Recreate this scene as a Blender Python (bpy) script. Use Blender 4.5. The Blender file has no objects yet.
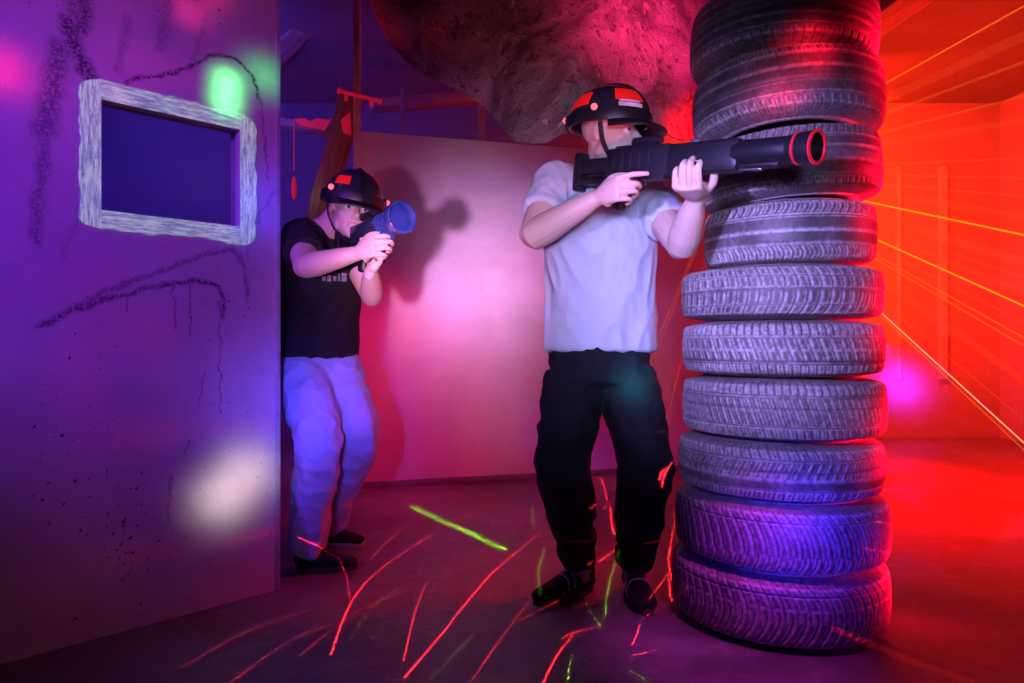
import bpy, bmesh, math, random
import numpy as np
from mathutils import Vector as V, Matrix, noise
random.seed(7)
sc = bpy.context.scene
COL = sc.collection
PI = math.pi
F = 700.0; CX = 512.0; CY = 341.5; CH = 0.905
def P(px, py, Y):
    return V(((px-CX)/F*Y, Y, CH+(CY-py)/F*Y))
def G(px, py):                       # where a line of sight meets the floor
    Y = CH*F/(py-CY)
    return ((px-CX)/F*Y, Y)

# ------------------------------------------------------------------ camera
cam = bpy.data.objects.new('camera', bpy.data.cameras.new('camera')); COL.objects.link(cam)
cam.data.sensor_width = 36; cam.data.lens = 36*F/1024; cam.data.clip_start = .02
cam.location = (0, 0, CH); cam.rotation_euler = (PI/2, 0, 0)
sc.camera = cam
sc.view_settings.view_transform = 'Standard'; sc.view_settings.look = 'None'
sc.view_settings.exposure = 0; sc.view_settings.gamma = 1; sc.view_settings.use_curve_mapping = False
sc.cycles.use_denoising = True
sc.cycles.max_bounces = 6; sc.cycles.diffuse_bounces = 3; sc.cycles.glossy_bounces = 3
sc.cycles.sample_clamp_indirect = 3.0
w = bpy.data.worlds.new('world'); sc.world = w; w.use_nodes = True
w.node_tree.nodes['Background'].inputs[0].default_value = (.035, .008, .06, 1)
w.node_tree.nodes['Background'].inputs[1].default_value = .2

# ------------------------------------------------------------------ node helpers
class NT:
    def __init__(s, nt): s.nt = nt
    def n(s, t, **kw):
        x = s.nt.nodes.new(t)
        for k, v in kw.items(): setattr(x, k, v)
        return x
    def l(s, a, b): s.nt.links.new(a, b)
    def math(s, op, a, b=None, c=None, clamp=False):
        x = s.n('ShaderNodeMath', operation=op, use_clamp=clamp)
        for i, v in enumerate((a, b, c)):
            if v is None: continue
            if hasattr(v, 'links'): s.l(v, x.inputs[i])
            else: x.inputs[i].default_value = v
        return x.outputs[0]
    def vm(s, op, a, b=None, scale=None):
        x = s.n('ShaderNodeVectorMath', operation=op)
        for i, v in enumerate((a, b)):
            if v is None: continue
            if hasattr(v, 'links'): s.l(v, x.inputs[i])
            else: x.inputs[i].default_value = v
        if scale is not None:
            if hasattr(scale, 'links'): s.l(scale, x.inputs[3])
            else: x.inputs[3].default_value = scale
        return x.outputs['Value' if op in ('DOT_PRODUCT', 'DISTANCE', 'LENGTH') else 'Vector']
    def noise(s, vec, scale, detail=4, rough=.6, dist=0):
        x = s.n('ShaderNodeTexNoise'); x.inputs['Scale'].default_value = scale
        x.inputs['Detail'].default_value = detail; x.inputs['Roughness'].default_value = rough
        x.inputs['Distortion'].default_value = dist
        if vec is not None: s.l(vec, x.inputs['Vector'])
        return x.outputs['Fac']
    def ramp(s, fac, stops):
        x = s.n('ShaderNodeValToRGB'); r = x.color_ramp
        while len(r.elements) < len(stops): r.elements.new(.5)
        for e, (p, c) in zip(r.elements, stops):
            e.position = p; e.color = (*c, 1) if not isinstance(c, float) else (c, c, c, 1)
        s.l(fac, x.inputs[0]); return x.outputs[0]
    def mix(s, fac, a, b, mode='MIX'):
        x = s.n('ShaderNodeMix', data_type='RGBA', blend_type=mode)
        for i, v in ((0, fac), (6, a), (7, b)):
            if hasattr(v, 'links'): s.l(v, x.inputs[i])
            else: x.inputs[i].default_value = v if i == 0 else (*v, 1)
        return x.outputs[2]
    def mapr(s, v, a, b, c=0., d=1., smooth=True):
        x = s.n('ShaderNodeMapRange', interpolation_type='SMOOTHSTEP' if smooth else 'LINEAR')
        s.l(v, x.inputs[0])
        for i, q in enumerate((a, b, c, d)): x.inputs[i+1].default_value = q
        return x.outputs[0]
    def strokes(s, vec, lst, soft=.5):
        """distance field of polylines; lst of (points, half width, strength)"""
        acc = None
        for pts, hw, st in lst:
            best = None
            for a, b in zip(pts[:-1], pts[1:]):
                ba = (b[0]-a[0], b[1]-a[1], 0); L2 = ba[0]**2+ba[1]**2+1e-9
                pa = s.vm('SUBTRACT', vec, (a[0], a[1], 0))
                h = s.math('MULTIPLY', s.vm('DOT_PRODUCT', pa, ba), 1/L2, clamp=True)
                x = s.n('ShaderNodeVectorMath', operation='SCALE'); x.inputs[0].default_value = ba; s.l(h, x.inputs[3])
                d = s.vm('DISTANCE', pa, x.outputs[0])
                best = d if best is None else s.math('MINIMUM', best, d)
            m = s.mapr(best, hw, hw*soft, 0, st)
            acc = m if acc is None else s.math('MAXIMUM', acc, m)
        return acc

def curve(pts, n=6):
    """Catmull-Rom through 2d points"""
    q = [V((p[0], p[1], 0)) for p in pts]
    if len(q) == 2: return [tuple(p) for p in q]
    out = []
    for i in range(len(q)-1):
        a = q[i-1] if i else q[0]*2-q[1]; b, c = q[i], q[i+1]; d = q[i+2] if i+2 < len(q) else q[-1]*2-q[-2]
        for k in range(n):
            t = k/n
            out.append(tuple(.5*((2*b)+(c-a)*t+(2*a-5*b+4*c-d)*t*t+(3*b-a-3*c+d)*t**3)))
    out.append(tuple(q[-1])); return out

def new_mat(name):
    m = bpy.data.materials.new(name); m.use_nodes = True
    t = NT(m.node_tree); b = m.node_tree.nodes['Principled BSDF']
    return m, t, b
def bump(t, b, h, dist, strength=1):
    x = t.n('ShaderNodeBump'); x.inputs['Distance'].default_value = dist; x.inputs['Strength'].default_value = strength
    t.l(h, x.inputs['Height']); t.l(x.outputs[0], b.inputs['Normal'])
def obc(t): return t.n('ShaderNodeTexCoord').outputs['Object']
def simple(name, col, rough=.6, metal=0., var=.25, scale=12, bmp=0., bscale=60, spec=.5, emit=None, sheen=0, coat=0):
    m, t, b = new_mat(name); v = obc(t)
    n = t.noise(v, scale)
    lo = tuple(c*(1-var) for c in col); hi = tuple(min(1, c*(1+var)) for c in col)
    t.l(t.ramp(n, [(.3, lo), (.7, hi)]), b.inputs['Base Color'])
    b.inputs['Roughness'].default_value = rough; b.inputs['Metallic'].default_value = metal
    b.inputs['Specular IOR Level'].default_value = spec
    if sheen: b.inputs['Sheen Weight'].default_value = sheen
    if coat: b.inputs['Coat Weight'].default_value = coat
    if emit: b.inputs['Emission Color'].default_value = (*emit[0], 1); b.inputs['Emission Strength'].default_value = emit[1]
    if bmp: bump(t, b, t.noise(v, bscale, 5), bmp)
    return m

# ------------------------------------------------------------------ object helpers
def link(name, me, mat=None, parent=None, props=None, smooth=True):
    o = bpy.data.objects.new(name, me); COL.objects.link(o)
    if mat: me.materials.append(mat)
    if smooth and me.polygons: me.polygons.foreach_set('use_smooth', [True]*len(me.polygons))
    if parent: o.parent = parent
    for k, v in (props or {}).items(): o[k] = v
    return o
def thing(name, label, cat, loc=(0, 0, 0), mat=None, group=None):
    o = bpy.data.objects.new(name, None); COL.objects.link(o); o.empty_display_size = .1
    if mat is not None: o.matrix_world = mat
    else: o.location = loc
    o['label'] = label; o['category'] = cat; o['kind'] = 'thing'
    if group: o['group'] = group
    return o
def tag(o, label, cat, group=None):
    o['label'] = label; o['category'] = cat; o['kind'] = 'thing'
    if group: o['group'] = group
    return o
def struct(o, label=None):
    o['kind'] = 'structure'
    if label: o['label'] = label
    return o

class MB:
    """mesh collector"""
    def __init__(s): s.v = []; s.f = []
    def add(s, vs, fs):
        k = len(s.v); s.v += [V(x) for x in vs]; s.f += [tuple(i+k for i in f) for f in fs]; return s
    def bm(s, fn, M=None, **kw):
        b = bmesh.new(); fn(b, **kw)
        if M is not None: bmesh.ops.transform(b, matrix=M, verts=b.verts)
        b.verts.index_update(); s.add([x.co.copy() for x in b.verts], [[q.index for q in f.verts] for f in b.faces]); b.free(); return s
    def box(s, c, size, bevel=0., M=None, seg=2):
        def fn(b):
            bmesh.ops.create_cube(b, size=1)
            bmesh.ops.scale(b, vec=size, verts=b.verts)
            if bevel: bmesh.ops.bevel(b, geom=b.edges[:], offset=bevel, segments=seg, affect='EDGES', profile=.5)
            bmesh.ops.translate(b, vec=c, verts=b.verts)
        return s.bm(fn, M)
    def cyl(s, a, b_, r1, r2=None, seg=24, bevel=0.):
        a, b_ = V(a), V(b_); r2 = r1 if r2 is None else r2; d = b_-a
        M = Matrix.Translation((a+b_)/2) @ d.to_track_quat('Z', 'Y').to_matrix().to_4x4()
        def fn(b):
            bmesh.ops.create_cone(b, cap_ends=True, segments=seg, radius1=r1, radius2=r2, depth=d.length)
            if bevel:
                es = [e for e in b.edges if abs(e.verts[0].co.z-e.verts[1].co.z) < 1e-6]
                bmesh.ops.bevel(b, geom=es, offset=bevel, segments=2, affect='EDGES', profile=.5)
        return s.bm(fn, M)
    def lathe(s, prof, M=Matrix(), seg=32):
        """prof of (r, z) closed ring profile about local Z"""
        vs = []; fs = []; n = len(prof)
        for i in range(seg):
            a = 2*PI*i/seg
            vs += [M @ V((r*math.cos(a), r*math.sin(a), z)) for r, z in prof]
        for i in range(seg):
            j = (i+1) % seg
            for k in range(n): fs.append((i*n+k, j*n+k, j*n+(k+1) % n, i*n+(k+1) % n))
        return s.add(vs, fs)
    def ell(s, c, r, R=None, seg=20):
        M = Matrix.Translation(V(c)) @ (R.to_4x4() if R is not None else Matrix()) @ Matrix.Diagonal((*r, 1))
        return s.bm(lambda b: bmesh.ops.create_uvsphere(b, u_segments=seg, v_segments=seg//2+2, radius=1), M)
    def loft(s, pts, side=V((1, 0, 0)), n=20, sub=6, cap=.6):
        """pts: list of (pos, rx, ry); side: axis along which rx is measured (vector or list)"""
        q = [(V(p[0]), p[1], p[2] if len(p) > 2 else p[1]) for p in pts]
        sd = side if isinstance(side, list) else [side]*len(q)
        rings = []
        for i in range(len(q)-1):
            a = q[i-1] if i else None; b, c = q[i], q[i+1]; d = q[i+2] if i+2 < len(q) else None
            pa = a[0] if a else b[0]*2-c[0]; pd = d[0] if d else c[0]*2-b[0]
            for k in range(sub):
                t = k/sub; B, C = b[0], c[0]
                pos = .5*((2*B)+(C-pa)*t+(2*pa-5*B+4*C-pd)*t*t+(3*B-pa-3*C+pd)*t**3)
                e = t*t*(3-2*t)*.5+t*.5
                rings.append((pos, b[1]+(c[1]-b[1])*e, b[2]+(c[2]-b[2])*e, (sd[i]*(1-t)+sd[i+1]*t)))
        rings.append((q[-1][0], q[-1][1], q[-1][2], sd[-1]))
        def tang(i): return (rings[min(i+1, len(rings)-1)][0]-rings[max(i-1, 0)][0]).normalized()
        full = []
        t0 = tang(0); t1 = tang(len(rings)-1)
        for k in (1, 2, 3):
            an = PI/2*(1-k/3.6); m = min(rings[0][1], rings[0][2])*cap
            full.append((rings[0][0]-t0*m*math.sin(an), rings[0][1]*math.cos(an), rings[0][2]*math.cos(an), rings[0][3], t0))
        for i, r in enumerate(rings): full.append((*r, tang(i)))
        for k in (3, 2, 1):
            an = PI/2*(1-k/3.6); m = min(rings[-1][1], rings[-1][2])*cap
            full.append((rings[-1][0]+t1*m*math.sin(an), rings[-1][1]*math.cos(an), rings[-1][2]*math.cos(an), rings[-1][3], t1))
        vs = []; fs = []
        for pos, rx, ry, sv, t in full:
            x = (sv-t*sv.dot(t))
            if x.length < 1e-4: x = t.orthogonal()
            x.normalize(); y = t.cross(x)
            for k in range(n):
                an = 2*PI*k/n; vs.append(pos+x*rx*math.cos(an)+y*ry*math.sin(an))
        for i in range(len(full)-1):
            for k in range(n):
                l = (k+1) % n; fs.append((i*n+k, i*n+l, (i+1)*n+l, (i+1)*n+k))
        fs.append(tuple(reversed(range(n)))); fs.append(tuple((len(full)-1)*n+k for k in range(n)))
        return s.add(vs, fs)
    def mesh(s, name, off=None):
        me = bpy.data.meshes.new(name)
        me.from_pydata([x-off for x in s.v] if off is not None else s.v, [], s.f); me.update()
        return me
    def build(s, name, mat, parent=None, off=None, smooth=True, props=None, autos=True):
        me = s.mesh(name, off)
        o = link(name, me, mat, parent, props, smooth)
        if smooth and autos:
            me.set_sharp_from_angle(angle=math.radians(38))
        return o
    def fused(s, name, mat, parent=None, off=None, voxel=.005, smooth=4, fn=None, props=None):
        """voxel-fuse the collected volumes to ONE continuous surface"""
        me = s.mesh('tmp'); o = bpy.data.objects.new('tmp', me); COL.objects.link(o)
        m = o.modifiers.new('r', 'REMESH'); m.mode = 'VOXEL'; m.voxel_size = voxel; m.adaptivity = 0
        if smooth:
            k = o.modifiers.new('s', 'SMOOTH'); k.factor = .5; k.iterations = smooth
        dg = bpy.context.evaluated_depsgraph_get()
        out = bpy.data.meshes.new_from_object(o.evaluated_get(dg)); out.name = name
        bpy.data.objects.remove(o); bpy.data.meshes.remove(me)
        if fn:
            out.update(); N = [v.normal.copy() for v in out.vertices]
            for v, nn in zip(out.vertices, N): v.co += nn*fn(v.co, nn)
        if off is not None: out.transform(Matrix.Translation(-off))
        out.materials.clear()
        return link(name, out, mat, parent, props)

def grid_slab(name, fn, nu, nv, th, mat, parent=None, axis=None):
    """closed sheet: fn(u,v)->point ; thickness th along axis"""
    vs = []; fs = []; ax = axis or V((0, 1, 0))
    for s in (0, 1):
        for j in range(nv+1):
            for i in range(nu+1): vs.append(V(fn(i/nu, j/nv))+ax*th*s)
    K = (nu+1)*(nv+1); w_ = nu+1
    for j in range(nv):
        for i in range(nu):
            a = j*w_+i; fs.append((a, a+1, a+w_+1, a+w_)); fs.append((K+a, K+a+w_, K+a+w_+1, K+a+1))
    for i in range(nu):
        fs.append((i, K+i, K+i+1, i+1)); a = nv*w_+i; fs.append((a, a+1, K+a+1, K+a))
    for j in range(nv):
        a = j*w_; fs.append((a, a+w_, K+a+w_, K+a)); a = j*w_+nu; fs.append((a, K+a, K+a+w_, a+w_))
    return MB().add(vs, fs).build(name, mat, parent)

# ================================================================== THE SETTING
XL, XR, YB, ZC = -4.5, 4.6, 6.6, 3.15
# floor ---------------------------------------------------------
m_floor, t, b = new_mat('worn_concrete')
v = obc(t)
n1 = t.noise(v, 1.3, 8, .62, .6); n2 = t.noise(v, 9, 6, .7); n3 = t.noise(v, 55, 4, .7)
c = t.mix(t.mapr(n1, .35, .7), (.075, .07, .075), (.2, .19, .195))
c = t.mix(t.math('MULTIPLY', t.mapr(n2, .5, .75), .6), c, (.26, .25, .25))
cr = t.n('ShaderNodeTexVoronoi', feature='DISTANCE_TO_EDGE'); cr.inputs['Scale'].default_value = .55
vv = t.vm('ADD', v, t.vm('SCALE', t.vm('SUBTRACT', t.n('ShaderNodeTexNoise').outputs['Color'], (.5, .5, .5)), scale=.0)); t.l(vv, cr.inputs['Vector'])
ck = t.mapr(cr.outputs['Distance'], .004, .001, 0, .25)
c = t.mix(ck, c, (.02, .02, .02))
t.l(c, b.inputs['Base Color'])
t.l(t.mapr(n1, .3, .7, .3, .62), b.inputs['Roughness'])
bump(t, b, t.math('ADD', t.math('MULTIPLY', n3, .35), n2), .006)
MB().box(((XL+XR)/2, (YB-2)/2, -.05), (XR-XL+1, YB+2.6, .1)).build('floor', m_floor, smooth=False)
struct(bpy.data.objects['floor'], 'dark worn concrete floor crossed by projected laser streaks')

# far walls and ceiling ----------------------------------------
m_shed, t, b = new_mat('dark_boarding'); v = obc(t)
n1 = t.noise(v, 1.6, 6); n2 = t.noise(t.vm('MULTIPLY', v, (1, 1, 8)), 5, 5)
t.l(t.mix(n1, (.10, .095, .10), (.22, .2, .2)), b.inputs['Base Color']); b.inputs['Roughness'].default_value = .8
bump(t, b, n2, .01)
m_hall, t, b = new_mat('painted_block'); v = obc(t)
n1 = t.noise(v, 1.1, 6, .6, .8); n2 = t.noise(v, 7, 6)
t.l(t.mix(n1, (.30, .29, .29), (.52, .5, .5)), b.inputs['Base Color']); b.inputs['Roughness'].default_value = .7
bump(t, b, n2, .015)
struct(MB().box((XL-.05, 2.8, ZC/2), (.1, 8, ZC)).build('wall_left', m_shed, smooth=False), 'dark outer wall beyond the partition')
o = MB()
o.box(((XL+1.2)/2, YB+.05, ZC/2), (1.2-XL, .1, ZC))
struct(o.build('wall_rear', m_shed, smooth=False), 'dark boarded rear wall behind the pink partition')
struct(MB().box(((1.2+XR)/2, YB+.05, ZC/2), (XR-1.2, .1, ZC)).build('wall_far_right', m_hall, smooth=False), 'far hall wall glowing red behind the tyre stack')
struct(MB().box((XR+.05, 2.8, ZC/2), (.1, 8, ZC)).build('wall_right', m_hall, smooth=False), 'red lit side wall of the hall')
struct(MB().box(((XL+XR)/2, 2.8, ZC+.05), (XR-XL+.2, 8, .1)).build('ceiling', m_shed, smooth=False), 'dark boarded ceiling')

# left partition with the opening --------------------------------
A = V((-.856, 2.55, 0)); D = V((-.700, -.714, 0)).normalized(); NRM = V((D.y, -D.x, 0))     # towards the camera side
if NRM.y > 0: NRM = -NRM
def pan_uv(px, py):
    dx = (px-CX)/F; dz = (CY-py)/F          # ray (dx,1)*Y ; A + u D
    # dx*Y = A.x+u*D.x ; Y = A.y+u*D.y
    u = (A.x-dx*A.y)/(dx*D.y-D.x)
    Y = A.y+u*D.y
    return u, CH+dz*Y
MP = Matrix((( -D.x, -NRM.x, 0, A.x), (-D.y, -NRM.y, 0, A.y), (0, 0, 1, 0), (0, 0, 0, 1)))   # local x = -u (to the right), y = into the panel
MP = Matrix(((D.x, -NRM.x, 0, A.x), (D.y, -NRM.y, 0, A.y), (0, 0, 1, 0), (0, 0, 0, 1)))      # local x = u leftwards, y = depth behind face
def S(lst, hw, st=1.): return (curve([pan_uv(*p) for p in lst], 4), hw*(1.7 if hw > .01 else 1.3), st)
marks = [
 S([(66,-30),(72,20),(62,60),(50,110),(42,170),(36,240)], .016, .55),
 S([(66,20),(76,50),(92,84)], .02, .9), S([(72,-20),(85,10),(80,30)], .02, .8),
 S([(60,50),(50,100),(44,130)], .028, .7),
 S([(125,82),(160,75),(190,66),(215,55),(240,62),(255,82),(258,100)], .0075, 1),
 S([(258,100),(264,120),(266,150),(268,180)], .004, .7),
 S([(70,310),(110,290),(160,272),(210,253),(235,252),(246,275),(247,300)], .010, .6),
 S([(40,325),(90,305),(140,290),(190,281),(215,284),(224,300),(222,320)], .009, .9),
 S([(20,255),(60,262)], .006, .0001),
 S([(174,285),(175,330)], .003, .8), S([(190,284),(191,337)], .003, .8), S([(127,292),(128,312)], .003, .7),
 S([(219,300),(221,415)], .0032, .8), S([(205,372),(198,408)], .003, .6),
 S([(128,20),(118,70)], .012, .35), S([(168,0),(160,50)], .014, .4), S([(205,20),(190,70)], .010, .35),
 S([(100,120),(84,200),(60,260)], .010, .3), S([(250,235),(266,205),(275,190)], .006, .5),
 S([(172,478),(168,520)], .006, .7), S([(185,455),(190,440)], .005, .8), S([(250,240),(247,262)], .005,.5),
]
m_panel, t, b = new_mat('partition_board_light'); tc = obc(t)
sx = t.n('ShaderNodeSeparateXYZ'); t.l(tc, sx.inputs[0])
cb = t.n('ShaderNodeCombineXYZ'); t.l(sx.outputs[0], cb.inputs[0]); t.l(sx.outputs[2], cb.inputs[1])
mk = t.n('ShaderNodeAttribute', attribute_name='paint_marks').outputs['Fac']
spk = t.noise(tc, 95, 3, .75); pat = t.noise(tc, 3.2, 5, .7)
mk = t.math('MULTIPLY', mk, t.mapr(spk, .36, .55, .12, 1))
dots = t.mapr(t.math('ADD', t.noise(tc, 60, 2, .5), t.math('MULTIPLY', t.noise(t.vm('MULTIPLY', tc, (1.6, 1, .5)), 2.0, 3), .45)), .93, .97, 0, .9)
mk = t.math('MAXIMUM', mk, dots)
base = t.mix(t.mapr(pat, .3, .75), (.47, .45, .48), (.58, .56, .58))
scr = t.mapr(t.noise(t.vm('MULTIPLY', tc, (14, 1, 1.2)), 6, 5, .7), .62, .75, 0, .35)
base = t.mix(scr, base, (.32, .30, .34))
t.l(t.mix(mk, base, (.03, .015, .05)), b.inputs['Base Color']); b.inputs['Roughness'].default_value = .55
bump(t, b, t.noise(tc, 40, 5), .002)
uA, zA = pan_uv(238, 128); uB, zB = pan_uv(101, 101)
_, zC = pan_uv(101, 214); _, zD = pan_uv(238, 223)
u0, u1 = pan_uv(240, 170)[0], pan_uv(101, 150)[0]
z0, z1 = (zC+zD)/2, (zA+zB)/2
TH = .036; UL = 3.6; ZT = 2.62
def framebox(mb, ua, ub, za, zb, ya, yb, bev=0): mb.box(((ua+ub)/2, (ya+yb)/2, (za+zb)/2), (ub-ua, yb-ya, zb-za), bev)
pb = MB()
# one board with a rectangular hole: a fine grid near the opening carries the painted marks
def grid1(stops):
    out = []
    for (a_, b_, st) in stops:
        n_ = max(1, round((b_-a_)/st)); out += [a_+(b_-a_)*k_/n_ for k_ in range(n_)]
    return out+[stops[-1][1]]
us = grid1([(0, u0, .0045), (u0, u1, .0045), (u1, 1.05, .0045), (1.05, UL, .5)])
zs = grid1([(0, .5, .02), (.5, z0, .0045), (z0, z1, .0045), (z1, 2.05, .0045), (2.05, ZT, .03)])
NUu, NZz = len(us), len(zs)
inside = lambda a_, c_: u0-1e-6 < a_ < u1-1e-6 and z0-1e-6 < c_ < z1-1e-6
vs = [(u_, y_, z_) for y_ in (0, TH) for z_ in zs for u_ in us]
idx = lambda i, j, k: k*NUu*NZz+j*NUu+i
cell = {(i, j) for j in range(NZz-1) for i in range(NUu-1) if not inside(us[i], zs[j])}
fs = []
for (i, j) in cell:
    fs.append((idx(i, j, 0), idx(i+1, j, 0), idx(i+1, j+1, 0), idx(i, j+1, 0)))
    fs.append((idx(i, j, 1), idx(i, j+1, 1), idx(i+1, j+1, 1), idx(i+1, j, 1)))
    if (i-1, j) not in cell: fs.append((idx(i, j, 0), idx(i, j+1, 0), idx(i, j+1, 1), idx(i, j, 1)))
    if (i+1, j) not in cell: fs.append((idx(i+1, j, 0), idx(i+1, j, 1), idx(i+1, j+1, 1), idx(i+1, j+1, 0)))
    if (i, j-1) not in cell: fs.append((idx(i, j, 0), idx(i, j, 1), idx(i+1, j, 1), idx(i+1, j, 0)))
    if (i, j+1) not in cell: fs.append((idx(i, j+1, 0), idx(i+1, j+1, 0), idx(i+1, j+1, 1), idx(i, j+1, 1)))
pb.add(vs, fs)
part = pb.build('wall_partition', m_panel, smooth=False); part.matrix_world = MP
uvp = np.array([(v_[0], v_[2]) for v_ in vs[:NUu*NZz]])
jit = np.array([noise.noise_vector(V((a_*28, c_*28, 1)))[:2] for a_, c_ in uvp])*.011
q_ = uvp+jit; acc = np.zeros(len(q_))
for pts, hw, st in marks:
    best = np.full(len(q_), 9.)
    for a_, b_ in zip(pts[:-1], pts[1:]):
        a_ = np.array(a_[:2]); b_ = np.array(b_[:2]); ba = b_-a_
        h_ = np.clip(((q_-a_)@ba)/(ba@ba+1e-9), 0, 1)
        best = np.minimum(best, np.linalg.norm(q_-a_-h_[:, None]*ba, axis=1))
    acc = np.maximum(acc, np.clip((hw-best)/(hw*.75), 0, 1)*st)
at_ = part.data.attributes.new('paint_marks', 'FLOAT', 'POINT'); at_.data.foreach_set('value', np.concatenate([acc, acc*0]))
struct(part, 'paint spattered pale board partition with a rectangular opening')
# edge strip
m_edge = simple('edge_strip_grey', (.42, .40, .44), .5, bmp=.001)
e = MB(); framebox(e, -.012, .006, 0, ZT, -.004, TH+.004, .002)
eo = e.build('trim_1', m_edge); eo.matrix_world = MP; struct(eo, 'pale edge strip on the end of the partition')
# timber lining behind the opening
m_stud = simple('stud_wood_blue_grey', (.30, .29, .33), .7, bmp=.002)
wn = MB()
framebox(wn, u0-.045, u0-.004, z0-.05, z1+.05, TH, TH+.05, .003); framebox(wn, u1+.004, u1+.05, z0-.05, z1+.05, TH, TH+.05, .003)
framebox(wn, u0-.05, u1+.05, z1+.004, z1+.05, TH, TH+.05, .003); framebox(wn, u0-.05, u1+.05, z0-.05, z0-.004, TH, TH+.05, .003)
wo = wn.build('window_1', m_stud); wo.matrix_world = MP; struct(wo, 'dark opening in the partition bordered with brushed pale paint')
# painted border on the face (thin film of brushed paint)
m_brush, t, b = new_mat('brushed_pale_paint'); tc = obc(t)
nh = t.noise(t.vm('MULTIPLY', tc, (2.5, 1, 22)), 5, 7, .78); nv = t.noise(t.vm('MULTIPLY', tc, (22, 1, 2.5)), 5, 7, .78)
sx = t.n('ShaderNodeSeparateXYZ'); t.l(tc, sx.inputs[0])
um, zm = (u0+u1)/2, (z0+z1)/2
side_ = t.mapr(t.math('ABSOLUTE', t.math('SUBTRACT', sx.outputs[0], um)), (u1-u0)/2-.004, (u1-u0)/2+.004)
ns = t.math('ADD', t.math('MULTIPLY', nh, t.math('SUBTRACT', 1, side_)), t.math('MULTIPLY', nv, side_))
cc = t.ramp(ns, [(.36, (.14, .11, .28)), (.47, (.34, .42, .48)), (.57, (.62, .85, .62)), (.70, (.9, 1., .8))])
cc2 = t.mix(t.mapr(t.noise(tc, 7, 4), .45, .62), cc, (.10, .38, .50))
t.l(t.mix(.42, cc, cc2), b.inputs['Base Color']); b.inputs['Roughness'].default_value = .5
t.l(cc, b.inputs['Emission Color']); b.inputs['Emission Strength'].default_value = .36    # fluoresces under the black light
bump(t, b, ns, .0015)
bd = MB(); NB = 60
def edge_pts(gr, jit):
    out = []; a0, a1, b0, b1 = u0-gr, u1+gr, z0-gr, z1+gr; rc_ = gr*.8
    for i in range(4):
        for k in range(NB):
            q = k/NB
            p = [(a0+(a1-a0)*q, b0), (a1, b0+(b1-b0)*q), (a1-(a1-a0)*q, b1), (a0, b1-(b1-b0)*q)][i]
            if gr > 0:
                c_ = V((min(max(p[0], a0+rc_), a1-rc_), min(max(p[1], b0+rc_), b1-rc_)))
                n_ = (V(p)-c_).normalized()
                j = rc_+jit*(noise.noise(V((p[0]*14, p[1]*14, 9)))+.6*noise.noise(V((p[0]*50, p[1]*50, 3))))
                p = (c_[0]+n_[0]*j, c_[1]+n_[1]*j)
            out.append(p)
    return out
inn, outp = edge_pts(.0, .0), edge_pts(.058, .009)
n4 = len(inn)
vs = [(p[0], -.0035, p[1]) for p in inn]+[(p[0], -.0035, p[1]) for p in outp]+[(p[0], .0, p[1]) for p in inn]+[(p[0], .0, p[1]) for p in outp]
fs = []
for i in range(n4):
    j = (i+1) % n4
    fs += [(i, j, n4+j, n4+i), (i, 2*n4+i, 2*n4+j, j), (n4+i, n4+j, 3*n4+j, 3*n4+i)]
bd.add(vs, fs)
bo = bd.build('painted_border', m_brush, part, smooth=False)

# pink partition at the back --------------------------------------
m_pink, t, b = new_mat('partition_board_plain'); tc = obc(t)
pt = t.noise(tc, 2.3, 6, .65, .4)
c = t.mix(t.mapr(pt, .3, .75), (.50, .48, .50), (.66, .63, .65))
c = t.mix(t.mapr(t.noise(t.vm('MULTIPLY', tc, (1, 1, .35)), 30, 4, .8), .68, .74, 0, .55), c, (.2, .18, .2))
t.l(c, b.inputs['Base Color']); b.inputs['Roughness'].default_value = .5
bump(t, b, t.noise(tc, 30, 5), .002)
B0 = P(355, 130, 4.3); B1x = 1.9; B1y = 5.1
d = V((B1x-B0.x, B1y-B0.y, 0)); Lb = d.length; d.normalize(); nb = V((-d.y, d.x, 0))
MBk = Matrix(((d.x, nb.x, 0, B0.x), (d.y, nb.y, 0, B0.y), (0, 0, 1, 0), (0, 0, 0, 1)))
o = MB(); o.box((Lb/2, .012, 1.1), (Lb, .024, 2.2), .002)
o = o.build('wall_back', m_pink, smooth=False); o.matrix_world = MBk; struct(o, 'plain board partition lit pink behind the two players')
o = MB(); o.box((Lb/2, -.006, .02), (Lb, .012, .04), .003)
o = o.build('baseboard_back', simple('base_strip_dark', (.16, .14, .15), .6)); o.matrix_world = MBk; struct(o)

# timber and posts behind -----------------------------------------
m_wood, t, b = new_mat('rough_timber'); tc = obc(t)
g = t.noise(t.vm('MULTIPLY', tc, (9, 9, 1.2)), 5, 6, .7)
t.l(t.ramp(g, [(.3, (.16, .11, .08)), (.7, (.42, .32, .24))]), b.inputs['Base Color']); b.inputs['Roughness'].default_value = .75
bump(t, b, g, .004)
def bar(a, b_, wx, wy, mat, bev=.004):
    a, b_ = V(a), V(b_); dd = b_-a
    M = Matrix.Translation((a+b_)/2) @ dd.to_track_quat('Z', 'X').to_matrix().to_4x4()
    m_ = MB().box((0, 0, 0), (wx, wy, dd.length), bev); me = m_.mesh('bar')
    o_ = link('bar', me, mat); o_.matrix_world = M; me.set_sharp_from_angle(angle=.6)
    return o_
m_pole = simple('pale_post_paint', (.55, .5, .55), .45, bmp=.001)
o = bar((P(357, 0, 4.36).x, 4.36, 0), (P(357, 0, 4.36).x, 4.36, ZC), .04, .04, m_pole); o.name = 'support_post'
tag(o, 'slim pale vertical post at the left end of the pink partition', 'post')
o = bar(P(352, 96, 4.5), P(305, 228, 4.5)+V((0, 0, -.25)), .13, .12, m_wood); o.name = 'timber_brace'
tag(o, 'broad diagonal timber brace leaning behind the left player', 'timber')
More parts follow.
